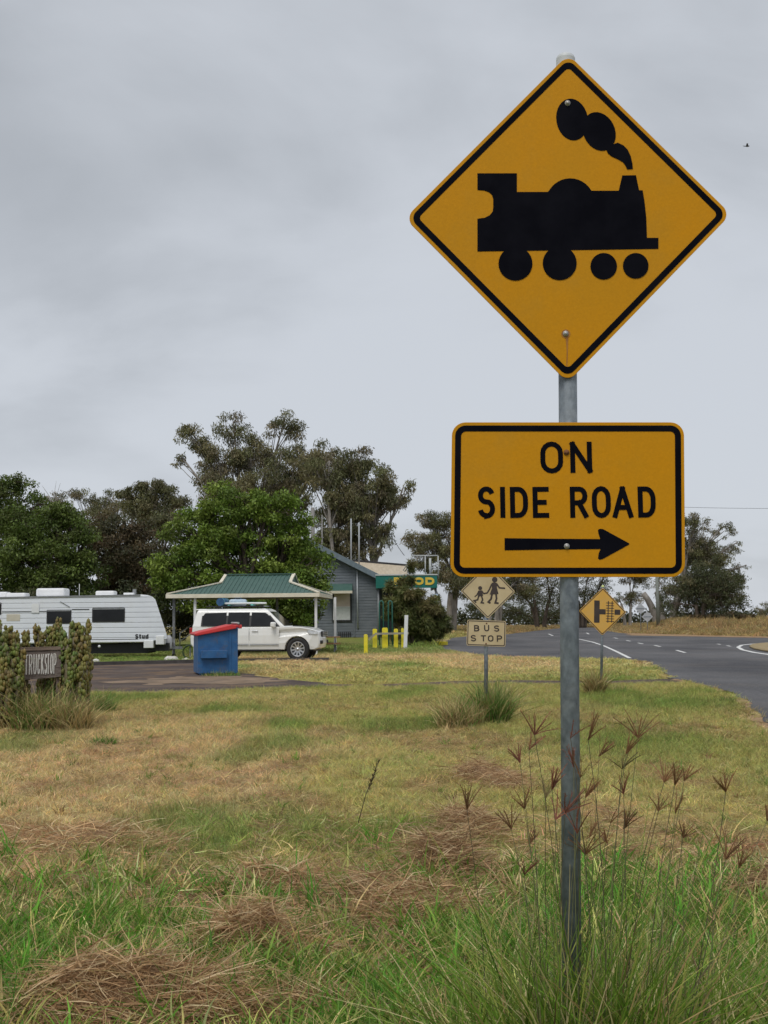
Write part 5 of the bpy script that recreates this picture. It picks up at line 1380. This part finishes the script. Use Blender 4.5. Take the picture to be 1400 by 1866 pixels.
for px in (690, 795):
    q = P(px, 1110, Ya + .3); mb = MB(); mb.tube([(q.x, Ya + .3, gz_ - .2), (q.x, Ya + .3, az0 + .1)], .06, 10); mb.build('awning_post', STEELGREY, hse, world=True)
q0, q1 = pq(788.5, 1110), pq(799, 1082); mb = MB(); mb.box(q0[0], q1[0], Ya + .1, Ya + .16, q0[1], q1[1]); mb.build('poster', mat('poster_blue', (.45,.58,.75), (.62,.72,.82), scale=2), hse, world=True)
mb = MB(); q = pq(797, 1063); mb.bar((q[0], Ya + .1, q[1]), (q[0] + .35, Ya - .3, q[1] - .12), .06, .06); mb.dome((q[0] + .3, Ya - .3, q[1] - .2), .12, .14, 12, 3); mb.build('awning_lamp', STEELGREY, hse, world=True)
# empty sign frame above the awning
fm = empty('sign_frame', (pq(774, 1047)[0], Ya + .6, az1 - .18), 'empty pale steel sign frame standing on the green awning', 'sign frame')
def fpt(a, b): p = P(a, b, Ya + .6); return (p.x, Ya + .6, p.z)
zb_ = az1 - .18; PALE = mat('pale_steel', (.40,.42,.42), (.50,.52,.52), scale=9, rough=.55)
for px, yt, w in ((750.5, 1012.5, .035), (775, 1013, .035), (784, 1017, .07), (798.5, 1013, .035)):
    t_ = fpt(px, yt); mb = MB(); mb.tube([(t_[0], t_[1], zb_), t_], w, 8); mb.build('upright', PALE, fm, world=True)
mb = MB(); mb.tube([fpt(750.5, 1012.5), fpt(798.5, 1012.5)], .035, 8); mb.build('top_rail', PALE, fm, world=True)
for a_, b_ in (((750, 1022), (738, 1042)), ((750, 1013), (735, 1040))):
    p0_ = fpt(*a_); p1_ = fpt(*b_); mb = MB(); mb.tube([p0_, (p1_[0], p1_[1], max(zb_, p1_[2]))], .025, 6); mb.build('brace', PALE, fm, world=True)

# ------------------------------------------------------------------ yellow posts and pipes by the roadhouse
YPOST = mat('yellow_post', (.74, .62, .02), (.82, .70, .05), scale=4, detail=8, rough=.75, dirt=(.35, .28, .12), dscale=6, damt=.5)
def ypost(name, parent, px, yt, yb_, w, Y, lean=0):
    t_, b_ = P(px, yt, Y), P(px, yb_, Y); zg = hz(b_.x, Y); hgt = t_.z - zg; wv = w/ppm(Y)
    mb = MB(); mb.prism([(-wv/2, -.15), (wv/2, -.15), (wv/2 + lean, hgt - .05), (wv/2*.7 + lean, hgt), (-wv/2*.7 + lean, hgt), (-wv/2 + lean, hgt - .05)], lambda u, v, t: (b_.x + u, Y + t, zg + v), -wv/2, wv/2)
    return mb.build(name, YPOST, parent, world=True, bevel=.015)
bar0 = P(703, 1184, 58); barr = empty('post_barrier', (bar0.x, 58, hz(bar0.x, 58)), 'row of four yellow timber posts joined by a weathered rail', 'barrier')
pts_ = [(683.5, 1146, 1183, 8), (702, 1144, 1181, 10.5), (722, 1146, 1183, 7.5), (734, 1145, 1179, 5)]
for px, yt, yb_, w in pts_: ypost('post', barr, px, yt, yb_, w, 58)
RAILW = mat('grey_rail', (.28,.26,.2), (.40,.37,.28), scale=5, rough=.9)
for a_, b_ in (((672, 1166), (683, 1156)), ((683, 1155), (745, 1154))):
    p0_, p1_ = P(*a_, 57.7), P(*b_, 57.7); mb = MB(); mb.bar(p0_, p1_, .05, .10); mb.build('rail', RAILW, barr, world=True)
lone = P(667, 1197, 51.5); lo_ = empty('yellow_post', (lone.x, 51.5, hz(lone.x, 51.5)), 'single low yellow post nearest the car, end of the row', 'post'); ypost('post', lo_, 667, 1156, 1197, 7, 51.5)
wp = P(739.5, 1170, 57); wpo = empty('marker_board', (wp.x, 57, hz(wp.x, 57)), 'narrow white marker board leaning at the end of the yellow posts', 'marker')
t_ = P(740.5, 1121, 57); mb = MB(); mb.prism([(wp.x - .12, hz(wp.x, 57) - .05), (wp.x + .06, hz(wp.x, 57) - .05), (t_.x + .10, t_.z), (t_.x - .08, t_.z)], XZ(57), -.04, 0); mb.build('board', WHITE, wpo, world=True)
mb = MB(); mb.box(wp.x - .05, wp.x + .07, 57.041, 57.09, hz(wp.x, 57) - .1, t_.z - .3); mb.build('stake', STEELGREY, wpo, world=True)
HOOPG = mat('hoop_green', (.02, .12, .095), (.035, .16, .125), rough=.5)
for lab, px in (('green steel hoop post in front of the shrub, the left one of two', 695.5), ('green steel hoop post in front of the shrub, the right one of two', 711.8)):
    b_ = P(px, 1160, 60.5); zg = hz(b_.x, 60.5); t_ = P(px, 1095, 60.5).z - zg; w_ = .10
    ho = empty('hoop_post', (b_.x, 60.5, zg), lab, 'hoop post'); mb = MB()
    mb.tube([(-w_, 0, -.2), (-w_, 0, t_ - .12), (-w_*.7, 0, t_ - .03), (0, 0, t_), (w_*.7, 0, t_ - .03), (w_, 0, t_ - .12), (w_, 0, -.2)], .035, 8); mb.build('hoop', HOOPG, ho)
for k, (lab, px, yt) in enumerate((('short yellow post right of the shrub, first from the left', 757, 1154), ('short yellow post right of the shrub, second from the left', 764, 1156), ('short yellow post right of the shrub, third from the left', 776, 1155), ('short yellow post right of the shrub, beside the yellow kerb log', 786, 1154))):
    b_ = P(px, 1166, 66.8); o = empty('short_yellow_post', (b_.x, 66.8, hz(b_.x, 66.8)), lab, 'post', 'yellow posts right of the shrub'); ypost('post', o, px, yt, 1166, 6, 66.8)
kb0, kb1 = P(792, 1164, 67), P(816, 1165, 67); kz = hz(kb0.x, 67)
kb = empty('yellow_kerb_log', ((kb0.x + kb1.x)/2, 67, kz), 'yellow painted kerb log lying on the grass by the short posts', 'kerb log'); mb = MB(); mb.bar((kb0.x, 67, kz + .12), (kb1.x, 67, kz + .09), .22, .22); mb.build('log', YPOST, kb, world=True, bevel=.03)

# ------------------------------------------------------------------ timber truck stop board
Yt = 18.0
tp = P(72, 1240, Yt); tbz = hz(tp.x, Yt)
brd = empty('timber_board', (tp.x, Yt, tbz), 'weathered timber board hand lettered TRUCKSTOP between the succulents', 'sign')
bl_, bt_ = P(34, 1236, Yt), P(112, 1182, Yt); tl = R(1.0)
DARKW = mat('dark_board', (.11, .085, .075), (.19, .155, .135), scale=9, detail=8, rough=.9, bump=.5, stretch=(.3, 3, 3), dirt=(.22, .19, .17), dscale=5, damt=.5)
hh = (bt_.z - bl_.z)
for k in range(3):
    z_a = bl_.z + hh*k/3 + .003; z_b = bl_.z + hh*(k+1)/3 - .003; sl = .035
    mb = MB(); mb.prism([(bl_.x, z_a - sl), (bt_.x, z_a + sl*.4), (bt_.x, z_b + sl*.4), (bl_.x, z_b - sl*.3)] if k == 0 else [(bl_.x, z_a - sl*(.3 if k == 2 else .3)), (bt_.x, z_a + sl*.4), (bt_.x, z_b + sl*.4), (bl_.x, z_b - sl*.3)], XZ(Yt), -.04, .003*k); mb.build('plank', DARKW, brd, world=True)
mb = MB(); tr_, tl_ = P(112, 1182, Yt), P(34, 1183, Yt); mb.bar((tl_.x - .03, Yt + .02, tl_.z), (tr_.x + .05, Yt + .02, tr_.z + .01), .09, .05); mb.build('top_rail', TIMBER, brd, world=True)
for px in (40, 108): q = P(px, 1240, Yt + .08); mb = MB(); mb.box(q.x - .04, q.x + .04, Yt + .045, Yt + .12, tbz - .2, bt_.z - .02); mb.build('post', TIMBER, brd, world=True)
WLET = mat('white_brush_paint', (.62,.60,.56), (.74,.72,.68), scale=20, rough=.8, dirt=(.2,.17,.15), dscale=30, damt=.6)
ft = XZ(Yt)
xs_ = [(45, 52), (53, 60), (61, 67.5), (68.5, 74), (75, 81), (81.5, 86.5), (86, 91), (91.5, 97), (97.5, 103.5)]
for ch, (x0, x1) in zip('TRUCKSTOP', xs_):
    fz_ = (x0 - 45)/58; a_, b_ = P(x0, 1229.5 - 2*fz_, Yt), P(x1, 1193 - 2.5*fz_, Yt); mb = MB(); letter(mb, ch, a_.x, b_.x, a_.z, b_.z, .0135, ft, 0.0, .013); mb.build('letter', WLET, brd, world=True)

# ------------------------------------------------------------------ poles and wires
POLEW = mat('timber_pole', (.16, .155, .15), (.25, .24, .23), scale=4, detail=8, rough=.9, stretch=(3, 3, .3))
def pole(label, px, yt, Y, r, xarm=0, m=POLEW):
    t_ = P(px, yt, Y); zg = hz(t_.x, Y); o = empty('power_pole', (t_.x, Y, zg), label, 'pole'); mb = MB()
    mb.tube([(t_.x, Y, zg - .5), (t_.x, Y, t_.z)], [r*1.15, r*.8], 12); mb.build('pole', m, o, world=True)
    if xarm:
        mb = MB(); mb.bar((t_.x - xarm, Y - .12, t_.z - .35), (t_.x + xarm, Y - .12, t_.z - .35), .1, .12); c = mb.build('crossarm', m, o, world=True)
        for s in (-.9, -.45, .45, .9): mb = MB(); mb.lathe([(.05, 0), (.06, .06), (.03, .1), (.05, .14), (0, .18)], (t_.x + s*xarm, Y - .12, t_.z - .29), (0, 0, 1), 10); mb.build('insulator', WHITE, c, world=True)
    return t_
p1 = pole('grey timber power pole rising behind the green tree', 570, 925, 78, .16)
pole('thin grey aerial pole behind the roadhouse roof', 587, 938, 76, .05)
p2 = pole('slim timber pole among the right hand gum trees', 1197, 1040, 118, .18, m=mat('green_pole', (.13,.15,.13), (.2,.21,.19)))
def wire(label, a, b, sag, r):
    a, b = Vector(a), Vector(b); pts = [a.lerp(b, t) - Vector((0,0,sag*4*t*(1-t))) for t in np.linspace(0, 1, 20)]
    o = empty('overhead_wire', a, label, 'wire'); mb = MB(); mb.tube([p - a for p in pts], r, 5); mb.build('cable', BLACK, o)
wire('overhead wire crossing the sky above the right hand gum tree', P(1120, 919, 140), P(1480, 926, 140), .2, .02)
wire('service wire running from the timber pole towards the roadhouse', P(703, 955, 90), P(737, 1012, Ya + .6), .15, .02)

# ------------------------------------------------------------------ bird
bp_ = P(1362, 266, 40); bird = empty('bird', bp_, 'tiny dark bird flying in the sky right of the diamond sign', 'bird')
mb = MB(); mb.lathe([(.001,-.09),(.018,-.06),(.03,-.01),(.028,.04),(.016,.075),(.001,.10)], (0,0,0), (1,.2,.1), 10)
for s in (-1, 1): mb.add([(.03, 0, .01), (-.04, 0, .01), (-.05, s*.10, .05), (-.07, s*.17, .035), (.01, s*.10, .055), (.0, s*.05, -.01)], [(0,4,2,1),(4,3,2)])
mb.add([(-.08,0,.0),(-.15,.03,.005),(-.15,-.03,.005),(-.08,0,.012)], [(0,1,2),(3,2,1),(0,2,3),(0,3,1)])
mb.build('bird_body', mat('bird_dark', (.05,.05,.05)), bird)

# ------------------------------------------------------------------ trees
BARK_GUM = mat('gum_bark', (.16, .145, .125), (.30, .275, .25), scale=2.5, detail=8, rough=.85, bump=.4, stretch=(2, 2, .35), dirt=(.10, .075, .055), dscale=1.2, damt=.6)
BARK = mat('dark_bark', (.055, .042, .032), (.11, .085, .065), scale=3, detail=8, rough=.95, bump=.5, stretch=(2, 2, .35))
STYLES = {
    'gum':   dict(cols=[(.135,.148,.062), (.168,.172,.072), (.19,.165,.080), (.095,.105,.052), (.22,.18,.12)], L=(.15,.34), W=.28, droop=1.3, rc=(.45,.95), fill=.85),
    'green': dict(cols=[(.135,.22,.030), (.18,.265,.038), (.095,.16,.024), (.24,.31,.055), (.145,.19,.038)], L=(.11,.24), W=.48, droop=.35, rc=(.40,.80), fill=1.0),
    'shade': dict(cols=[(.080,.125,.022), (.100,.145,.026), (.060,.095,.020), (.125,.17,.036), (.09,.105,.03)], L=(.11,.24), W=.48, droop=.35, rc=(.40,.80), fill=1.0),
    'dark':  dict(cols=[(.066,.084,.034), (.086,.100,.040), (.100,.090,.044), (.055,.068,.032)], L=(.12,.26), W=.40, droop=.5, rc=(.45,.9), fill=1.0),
    'brown': dict(cols=[(.070,.058,.030), (.095,.070,.034), (.055,.060,.027), (.12,.08,.042)], L=(.14,.26), W=.40, droop=.6, rc=(.45,.9), fill=1.0),
    'feather': dict(cols=[(.12,.145,.045), (.15,.16,.052), (.19,.15,.065), (.085,.115,.035)], L=(.18,.40), W=.15, droop=.5, rc=(.3,.6), fill=1.0),
}
def bez(a, b, c, n): return [a*(1-t)**2 + b*2*t*(1-t) + c*t*t for t in np.linspace(0, 1, n)]
def tree(name, label, bx_px, Y, lobes, style, leaves, group=None, trunk_r=.22, stems=1, bark=None, gaps=.0, cat='tree', fork=.35, twig=True, seed=0):
    st = STYLES[style]; k = 1/ppm(Y)
    b = P(bx_px, 1140, Y); zg = hz(b.x, Y)
    o = empty(name, (b.x, Y, zg), label, cat, group); o0 = np.array(o.location)
    r2 = np.random.default_rng(seed + int(Y*7 + bx_px))
    W = []; tot = sum(l[2]*l[3] for l in lobes)
    C, CR = [], []
    LW = []
    for l in lobes:
        c = np.array(P(l[0], l[1], Y + (l[4] if len(l) > 4 else r2.uniform(-.6, .6)*l[2]*k))) - o0
        rx, rz = l[2]*k, l[3]*k; ry = min(rx*.9, max(rx, rz)); LW.append((c, rx, ry, rz))
        rcm = sum(st['rc'])/2
        n = max(6, int(st['fill']*3.0*(rx*rz + rx*ry*.7)/(rcm*rcm)))
        d = unit(r2.normal(size=(n, 3))); rr = r2.random(n)**.42
        cc = c[None] + d*rr[:, None]*np.array((rx, ry, rz))[None]
        keep = r2.random(n) > gaps; C.append(cc[keep]); CR.append(r2.uniform(*st['rc'], keep.sum())*min(1, max(.35, min(rx, rz)/1.2)))
    C = np.concatenate(C); CR = np.concatenate(CR); C[:, 2] = np.maximum(C[:, 2], .5)
    # leaves
    w = CR**2; w /= w.sum(); ci = r2.choice(len(C), leaves, p=w)
    d = unit(r2.normal(size=(leaves, 3))); rr = r2.random(leaves)**.5
    sq = np.array((1, 1, .62)); pos = C[ci] + d*(rr*CR[ci])[:, None]*sq
    if st['droop'] > 1: pos[:, 2] -= np.abs(r2.normal(0, .18, leaves))*CR[ci]
    ax = unit(r2.normal(size=(leaves, 3)) + np.array((0, 0, -st['droop']*1.2)))
    L = r2.uniform(*st['L'], leaves); Wd_ = L*st['W']*r2.uniform(.7, 1.2, leaves)
    sd_ = unit(np.cross(ax, r2.normal(size=(leaves, 3))))
    V = np.stack([pos, pos + ax*(L*.45)[:, None] + sd_*(Wd_/2)[:, None], pos + ax*L[:, None], pos + ax*(L*.45)[:, None] - sd_*(Wd_/2)[:, None]], 1).reshape(-1, 3)
    V[:, 2] = np.maximum(V[:, 2], .05)
    F = np.arange(leaves*4).reshape(-1, 4)
    cols = np.array(st['cols']); cb_ = cols[r2.choice(len(cols), len(C))]*(1 + r2.normal(0, .16, (len(C), 1)))
    lc_ = cols[r2.choice(len(cols), leaves)]; t = (cb_[ci]*.6 + lc_*.4)*(1 + r2.normal(0, .18, (leaves, 1)))
    cr = link_mesh('crown', np_mesh('crown', V, F, tint=np.clip(np.repeat(t, 4, 0), .008, .5)), LEAF, o); tag(cr, kind='stuff')
    # trunk and limbs
    mb = MB(); top = max(c[2] + rz*.3 for c, rx, ry, rz in LW)
    bases = []
    for s in range(stems):
        a = 2*math.pi*s/max(1, stems) + r2.uniform(0, 1); off = np.array((math.cos(a), math.sin(a)*.6, 0))*(min(.25*stems, 2.2*trunk_r) if stems > 1 else 0)
        f = np.array((off[0]*2.2 + r2.normal(0, min(.3, trunk_r)), off[1]*2.2, fork*top*r2.uniform(.85, 1.15)))
        pth = bez(off + np.array((0, 0, -.3)), off*1.2 + np.array((0, 0, f[2]*.5)), f, 6); mb.tube(pth, list(np.linspace(trunk_r*1.15, trunk_r*.75, 6)), 9); bases.append(f)
    for li, (c, rx, ry, rz) in enumerate(LW):
        f = min(bases, key=lambda q: np.linalg.norm(q - c)) if stems > 1 else bases[0]
        tgt = c + np.array((0, 0, rz*.25)); mid = (f + tgt)/2 + np.array((r2.normal(0, .4), r2.normal(0, .4), .12*abs(tgt[2]-f[2])))
        pth = bez(f, mid, tgt, 7); rl_ = trunk_r*min(.7, .28 + .10*math.sqrt(max(rx, rz))); mb.tube(pth, list(np.linspace(rl_, rl_*.35, 7)), 7)
        if twig:
            dd = np.linalg.norm((C - c)/np.array((rx, ry, rz)), axis=1); near = np.where(dd < 1.05)[0]; r2.shuffle(near)
            for q in near[:26]:
                p0 = pth[r2.integers(2, 7)]; tg = C[q]; md = (p0 + tg)/2 + r2.normal(0, .15, 3) + np.array((0, 0, .15)); mb.tube(bez(p0, md, tg, 4), list(np.linspace(rl_*.34, .012, 4)), 4, cap=False)
    mb.build('trunk', bark or (BARK_GUM if style == 'gum' else BARK), o)
    return o
GL = 'trees behind the caravan'; GR = 'gum trees beyond the road'
# left hand group, back to front
tree('gum_tree', 'tallest gum tree, its ragged crown rising over the green tree', 470, 88, [(350,795,34,30),(425,775,34,26),(518,775,34,30),(395,840,48,36),(455,825,52,42),(515,835,46,44),(560,850,44,40),(330,835,20,14),(440,885,70,36),(520,900,60,40),(600,830,34,28),(385,885,40,30)], 'gum', 48600, GL, .38, 2, gaps=.12)
tree('gum_tree', 'spreading gum tree behind the roadhouse roof', 640, 84, [(600,850,50,40),(655,845,40,36),(690,880,40,34),(640,900,55,40),(700,920,40,34),(735,893,22,18),(660,950,50,36),(615,940,46,44),(690,965,26,28),(640,990,40,28),(600,985,30,30),(680,1000,16,16)], 'gum', 48600, GL, .42, 3, gaps=.14)
tree('gum_tree', 'smaller dark gum tree left of the tallest gum', 275, 96, [(245,895,30,20),(290,890,32,24),(320,905,26,26),(265,920,45,26),(225,905,16,16),(300,940,50,34)], 'gum', 24300, GL, .25, 2, gaps=.1)
tree('gum_tree', 'low thin gum tree in the gap above the caravan roof', 160, 110, [(105,912,30,18),(150,908,28,18),(192,912,26,20),(150,940,66,28),(215,935,28,26),(90,940,30,24)], 'gum', 18225, GL, .2, 2, gaps=.15)
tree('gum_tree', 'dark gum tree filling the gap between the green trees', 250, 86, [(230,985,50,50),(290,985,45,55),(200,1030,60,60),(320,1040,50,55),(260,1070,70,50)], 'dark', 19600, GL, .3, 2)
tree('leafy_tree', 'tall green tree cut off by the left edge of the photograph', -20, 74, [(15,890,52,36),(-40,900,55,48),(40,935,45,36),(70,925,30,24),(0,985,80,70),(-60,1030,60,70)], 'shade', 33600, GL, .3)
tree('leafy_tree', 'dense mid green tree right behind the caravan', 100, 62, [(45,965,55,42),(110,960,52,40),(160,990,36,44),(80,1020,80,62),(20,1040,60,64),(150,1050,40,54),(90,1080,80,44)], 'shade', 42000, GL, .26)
tree('leafy_tree', 'dark brownish tree between the two green trees', 225, 66, [(190,965,40,34),(240,965,40,34),(215,1010,58,56),(260,1020,34,56),(200,1070,56,50),(265,1085,40,50)], 'brown', 20000, GL, .24)
tree('leafy_tree', 'broad bright green tree behind the picnic shelter', 455, 60, [(430,915,62,36),(495,925,50,40),(375,945,48,36),(540,960,32,44),(340,990,50,50),(430,990,80,60),(520,1010,62,62),(570,1035,32,44),(300,1050,42,58),(380,1065,70,60),(470,1080,70,54),(545,1085,46,50),(585,1075,20,30)], 'green', 72800, GL, .34, 2, gaps=.05)
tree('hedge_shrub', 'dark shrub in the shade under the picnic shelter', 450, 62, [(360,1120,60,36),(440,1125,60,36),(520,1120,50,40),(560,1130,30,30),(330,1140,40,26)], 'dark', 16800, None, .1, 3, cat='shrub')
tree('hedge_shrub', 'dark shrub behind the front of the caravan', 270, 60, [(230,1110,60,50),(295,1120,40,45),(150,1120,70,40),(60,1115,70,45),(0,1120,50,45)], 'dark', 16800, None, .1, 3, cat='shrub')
# bare twigs above the left trees
bt = P(95, 930, 100); dead = empty('dead_tree', (bt.x, 100, hz(bt.x, 100)), 'leafless grey tree top showing between the left hand crowns', 'tree', GL)
mb = MB(); root = np.array((0, 0, 0.0)); zt = P(95, 868, 100).z - dead.location.z
mb.tube([(0,0,-.3),(0,0,zt*.55),(.1,0,zt*.75)], [.16,.10,.06], 7)
for k in range(26):
    a = random.uniform(-1.2, 1.2); l_ = random.uniform(1.0, 2.2); z_ = zt*random.uniform(.66, .84); x_ = .1*(z_/zt)
    e = (x_ + math.sin(a)*l_, random.uniform(-.8, .8), min(zt, z_ + abs(math.cos(a))*l_)); m_ = (x_ + math.sin(a)*l_*.4, 0, z_ + .35*l_)
    mb.tube([(x_, 0, z_), m_, e], [.035, .025, .008], 4)
mb.build('trunk', mat('dead_wood', (.22,.21,.2), (.32,.31,.3)), dead)
# right of the roadhouse
tree('gum_tree', 'gum tree left of the ON SIDE ROAD plate', 815, 112, [(790,945,30,20),(765,985,22,22),(825,960,30,30),(800,1000,40,34),(850,1000,36,40),(770,1030,20,18),(820,1050,40,34),(880,1040,40,40)], 'gum', 34425, GR, .32, 3, gaps=.08)
tree('gum_tree', 'gum tree behind the bus stop sign', 900, 128, [(880,1000,34,34),(930,985,36,36),(860,1060,30,30),(905,1065,36,30),(950,1060,34,34)], 'gum', 26325, GR, .26, 3, gaps=.06)
tree('gum_tree', 'gum tree left of the sign pole behind the road crest', 985, 150, [(960,1020,36,40),(1000,1010,36,40),(975,1070,44,38),(1015,1075,36,38),(945,1085,32,30),(930,1060,34,34)], 'dark', 18200, GR, .24, 4)
tree('gum_tree', 'gum tree right of the sign pole behind the road crest', 1060, 160, [(1045,1030,36,40),(1085,1020,30,36),(1050,1075,40,40),(1082,1085,30,30),(1020,1090,30,30),(1100,1060,22,26)], 'dark', 16800, GR, .24, 4)
tree('gum_tree', 'low dark spreading gum tree on the crest below the plate', 985, 175, [(878,1108,30,22),(925,1112,36,22),(980,1110,40,26),(1030,1112,36,24),(1075,1114,30,20)], 'dark', 26000, GR, .2, 4)
tree('gum_tree', 'slender gum tree above the yellow rail crossing sign', 1145, 148, [(1140,1030,24,30),(1165,1045,26,30),(1155,1085,22,16),(1130,1090,14,12)], 'gum', 12150, GR, .2, 2, gaps=.1)
tree('gum_tree', 'big gum tree with pale forked trunk right of the plate', 1212, 126, [(1275,947,28,16),(1262,985,40,26),(1315,965,22,14),(1225,960,34,30),(1345,990,18,10),(1330,1000,20,12),(1290,1010,50,26),(1240,1020,50,36),(1318,1045,36,30),(1280,1060,56,36),(1230,1075,40,26),(1300,1095,50,26),(1340,1075,22,22),(1361,1031,8,5)], 'gum', 52650, GR, .40, 4, gaps=.22, fork=.28)
tree('gum_tree', 'dark low gum tree under the big right hand gum', 1275, 122, [(1260,1085,44,36),(1312,1085,44,38),(1290,1050,46,34),(1330,1062,28,30),(1225,1105,30,22),(1345,1105,18,20),(1285,1118,50,16)], 'dark', 16800, GR, .2, 4)
tree('gum_tree', 'low gum tree far away at the right edge of the road', 1392, 210, [(1388,1112,16,10),(1410,1105,22,14),(1375,1124,14,8),(1400,1128,26,10)], 'gum', 8100, GR, .16, 2)
tree('scrub', 'reddish brown scrub on the verge under the big gum', 1325, 116, [(1300,1128,22,8),(1330,1124,24,9),(1355,1130,20,7),(1270,1130,20,6)], 'brown', 5000, None, .05, 3, cat='scrub')
# far wood on the skyline, a single mass
Vv, Tv = [], []
for px in range(-500, 1900, 24):
    Yk = 330 + 40*math.sin(px*.05); c = np.array(P(px, 1131 - random.uniform(0, 5), Yk)); n = 420
    d = unit(rng.normal(size=(n, 3)))*np.array((3.4, 3, 2.6)); pos = c[None] + d*rng.random((n, 1))**.5; pos[:, 2] = np.maximum(pos[:, 2], -2.5)
    ax = unit(rng.normal(size=(n, 3))); sd_ = unit(np.cross(ax, rng.normal(size=(n, 3)))); Lk = rng.uniform(.6, 1.2, (n, 1))
    Vv.append(np.stack([pos, pos + ax*Lk*.5 + sd_*Lk*.25, pos + ax*Lk, pos + ax*Lk*.5 - sd_*Lk*.25], 1).reshape(-1, 3)); Tv.append(np.tile(np.array((.055, .062, .03))*random.uniform(.8, 1.2), (n*4, 1)))
Vv = np.concatenate(Vv); tag(link_mesh('distant_wood', np_mesh('distant_wood', Vv, np.arange(len(Vv)).reshape(-1, 4), tint=np.concatenate(Tv)), LEAF), 'far low line of trees along the horizon', 'wood', kind='stuff')

# feathery shrub in front of the awning
tree('feathery_shrub', 'feathery olive shrub in front of the green awning', 752, 65, [(730,1064,15,14),(718,1072,12,14),(742,1094,38,24),(780,1102,28,22),(748,1060,7,14),(730,1115,34,24),(765,1125,44,30),(712,1110,22,14),(790,1130,24,24),(803,1128,16,24),(808,1148,12,14),(788,1152,24,12),(750,1150,44,16),(752,1030,7,10),(792,1108,12,12)], 'feather', 64000, None, .09, 4, cat='shrub', fork=.2)
tree('small_shrub', 'small dark shrub at the foot of the feathery one', 762, 66.5, [(762,1165,12,6),(752,1168,9,4)], 'dark', 1200, None, .02, 3, cat='shrub', twig=False)

# ------------------------------------------------------------------ succulents with knobbly columns
bm = bmesh.new(); bmesh.ops.create_icosphere(bm, subdivisions=1, radius=1); ICO_V = np.array([v.co[:] for v in bm.verts]); ICO_F = np.array([[v.index for v in f.verts] for f in bm.faces]); bm.free()
def succulent(label, cols, base_px, Y):
    b = P(base_px, 1270, Y); zg = hz(b.x, Y); o = empty('succulent_bush', (b.x, Y, zg), label, 'succulent'); o0 = np.array(o.location)
    pal = np.array([(.135,.175,.038), (.175,.185,.044), (.22,.165,.052), (.095,.145,.036), (.155,.115,.046)])
    for px, py, dy in cols:
        t = np.array(P(px, py, Y + dy)) - o0; bb = np.array((t[0]*.80, dy, 0.0)); n = int(125*max(.5, t[2]/1.1))
        tt = np.sort(rng.random(n))**.8*rng.uniform(.98, 1.0); a = rng.uniform(0, 6.283, n); rad = (.064 + .022*np.sin(tt*9 + px))*np.sqrt(rng.uniform(.25, .95, n))*(1 - .35*tt**4)
        cen = bb[None]*(1-tt)[:, None] + t[None]*tt[:, None] + np.stack([np.cos(a)*rad, np.sin(a)*rad, np.zeros(n)], 1)
        cen[:, 0] += .03*np.sin(tt*5 + px)
        s = rng.uniform(.020, .042, (n, 1, 1))*np.array((.8, .8, 1.35))
        V = cen[:, None, :] + ICO_V[None]*s*(1 + rng.normal(0, .10, (n, len(ICO_V), 1)))
        F = (ICO_F[None] + (np.arange(n)*len(ICO_V))[:, None, None]).reshape(-1, 3)
        cb_ = pal[rng.integers(0, 5)]; tc = (pal[rng.integers(0, 5, n)]*.45 + cb_*.55)*(1 + rng.normal(0, .15, (n, 1)))
        lf = link_mesh('knobbly_column', np_mesh('knobbly_column', V.reshape(-1, 3), F, tint=np.repeat(np.clip(tc, .02, .5), len(ICO_V), 0), smooth=True), LEAF_GLOSS, o); tag(lf, kind='stuff')
        mb = MB(); mb.tube([bb - np.array((0, 0, .1)), (bb + t)/2, t*.96 + bb*.04], [.05, .045, .03], 7); mb.build('stem', mat('succulent_stem', (.10,.085,.045), (.15,.12,.06)), lf)
succulent('olive knobbly succulent to the right of and behind the timber board', [(68,1138,.3),(77,1152,.25),(86,1142,.3),(96,1136,.3),(104,1127,.35),(112,1142,.1),(120,1152,-.05),(129,1133,.05),(136,1146,-.1),(143,1136,.1),(151,1142,0),(160,1127,.05),(156,1162,-.15),(165,1196,-.1),(124,1168,-.2),(146,1172,-.25),(116,1175,.0),(134,1190,-.3),(158,1195,-.25),(150,1215,-.35),(107,1158,.25),(128,1225,-.35)], 125, 18.1)
succulent('olive knobbly succulent cut off by the left edge of the photograph', [(-40,1140,0),(-28,1136,.1),(-14,1142,-.1),(0,1130,.05),(8,1150,-.1),(18,1140,.1),(27,1156,0),(32,1172,-.1),(40,1186,-.05),(-5,1165,-.25),(12,1176,-.25),(24,1196,-.2),(36,1208,-.15),(-20,1170,-.3),(4,1200,-.35),(-32,1190,-.3),(18,1222,-.35),(33,1228,-.25),(31,1151,.5),(50,1149,.6)], 0, 17.5)
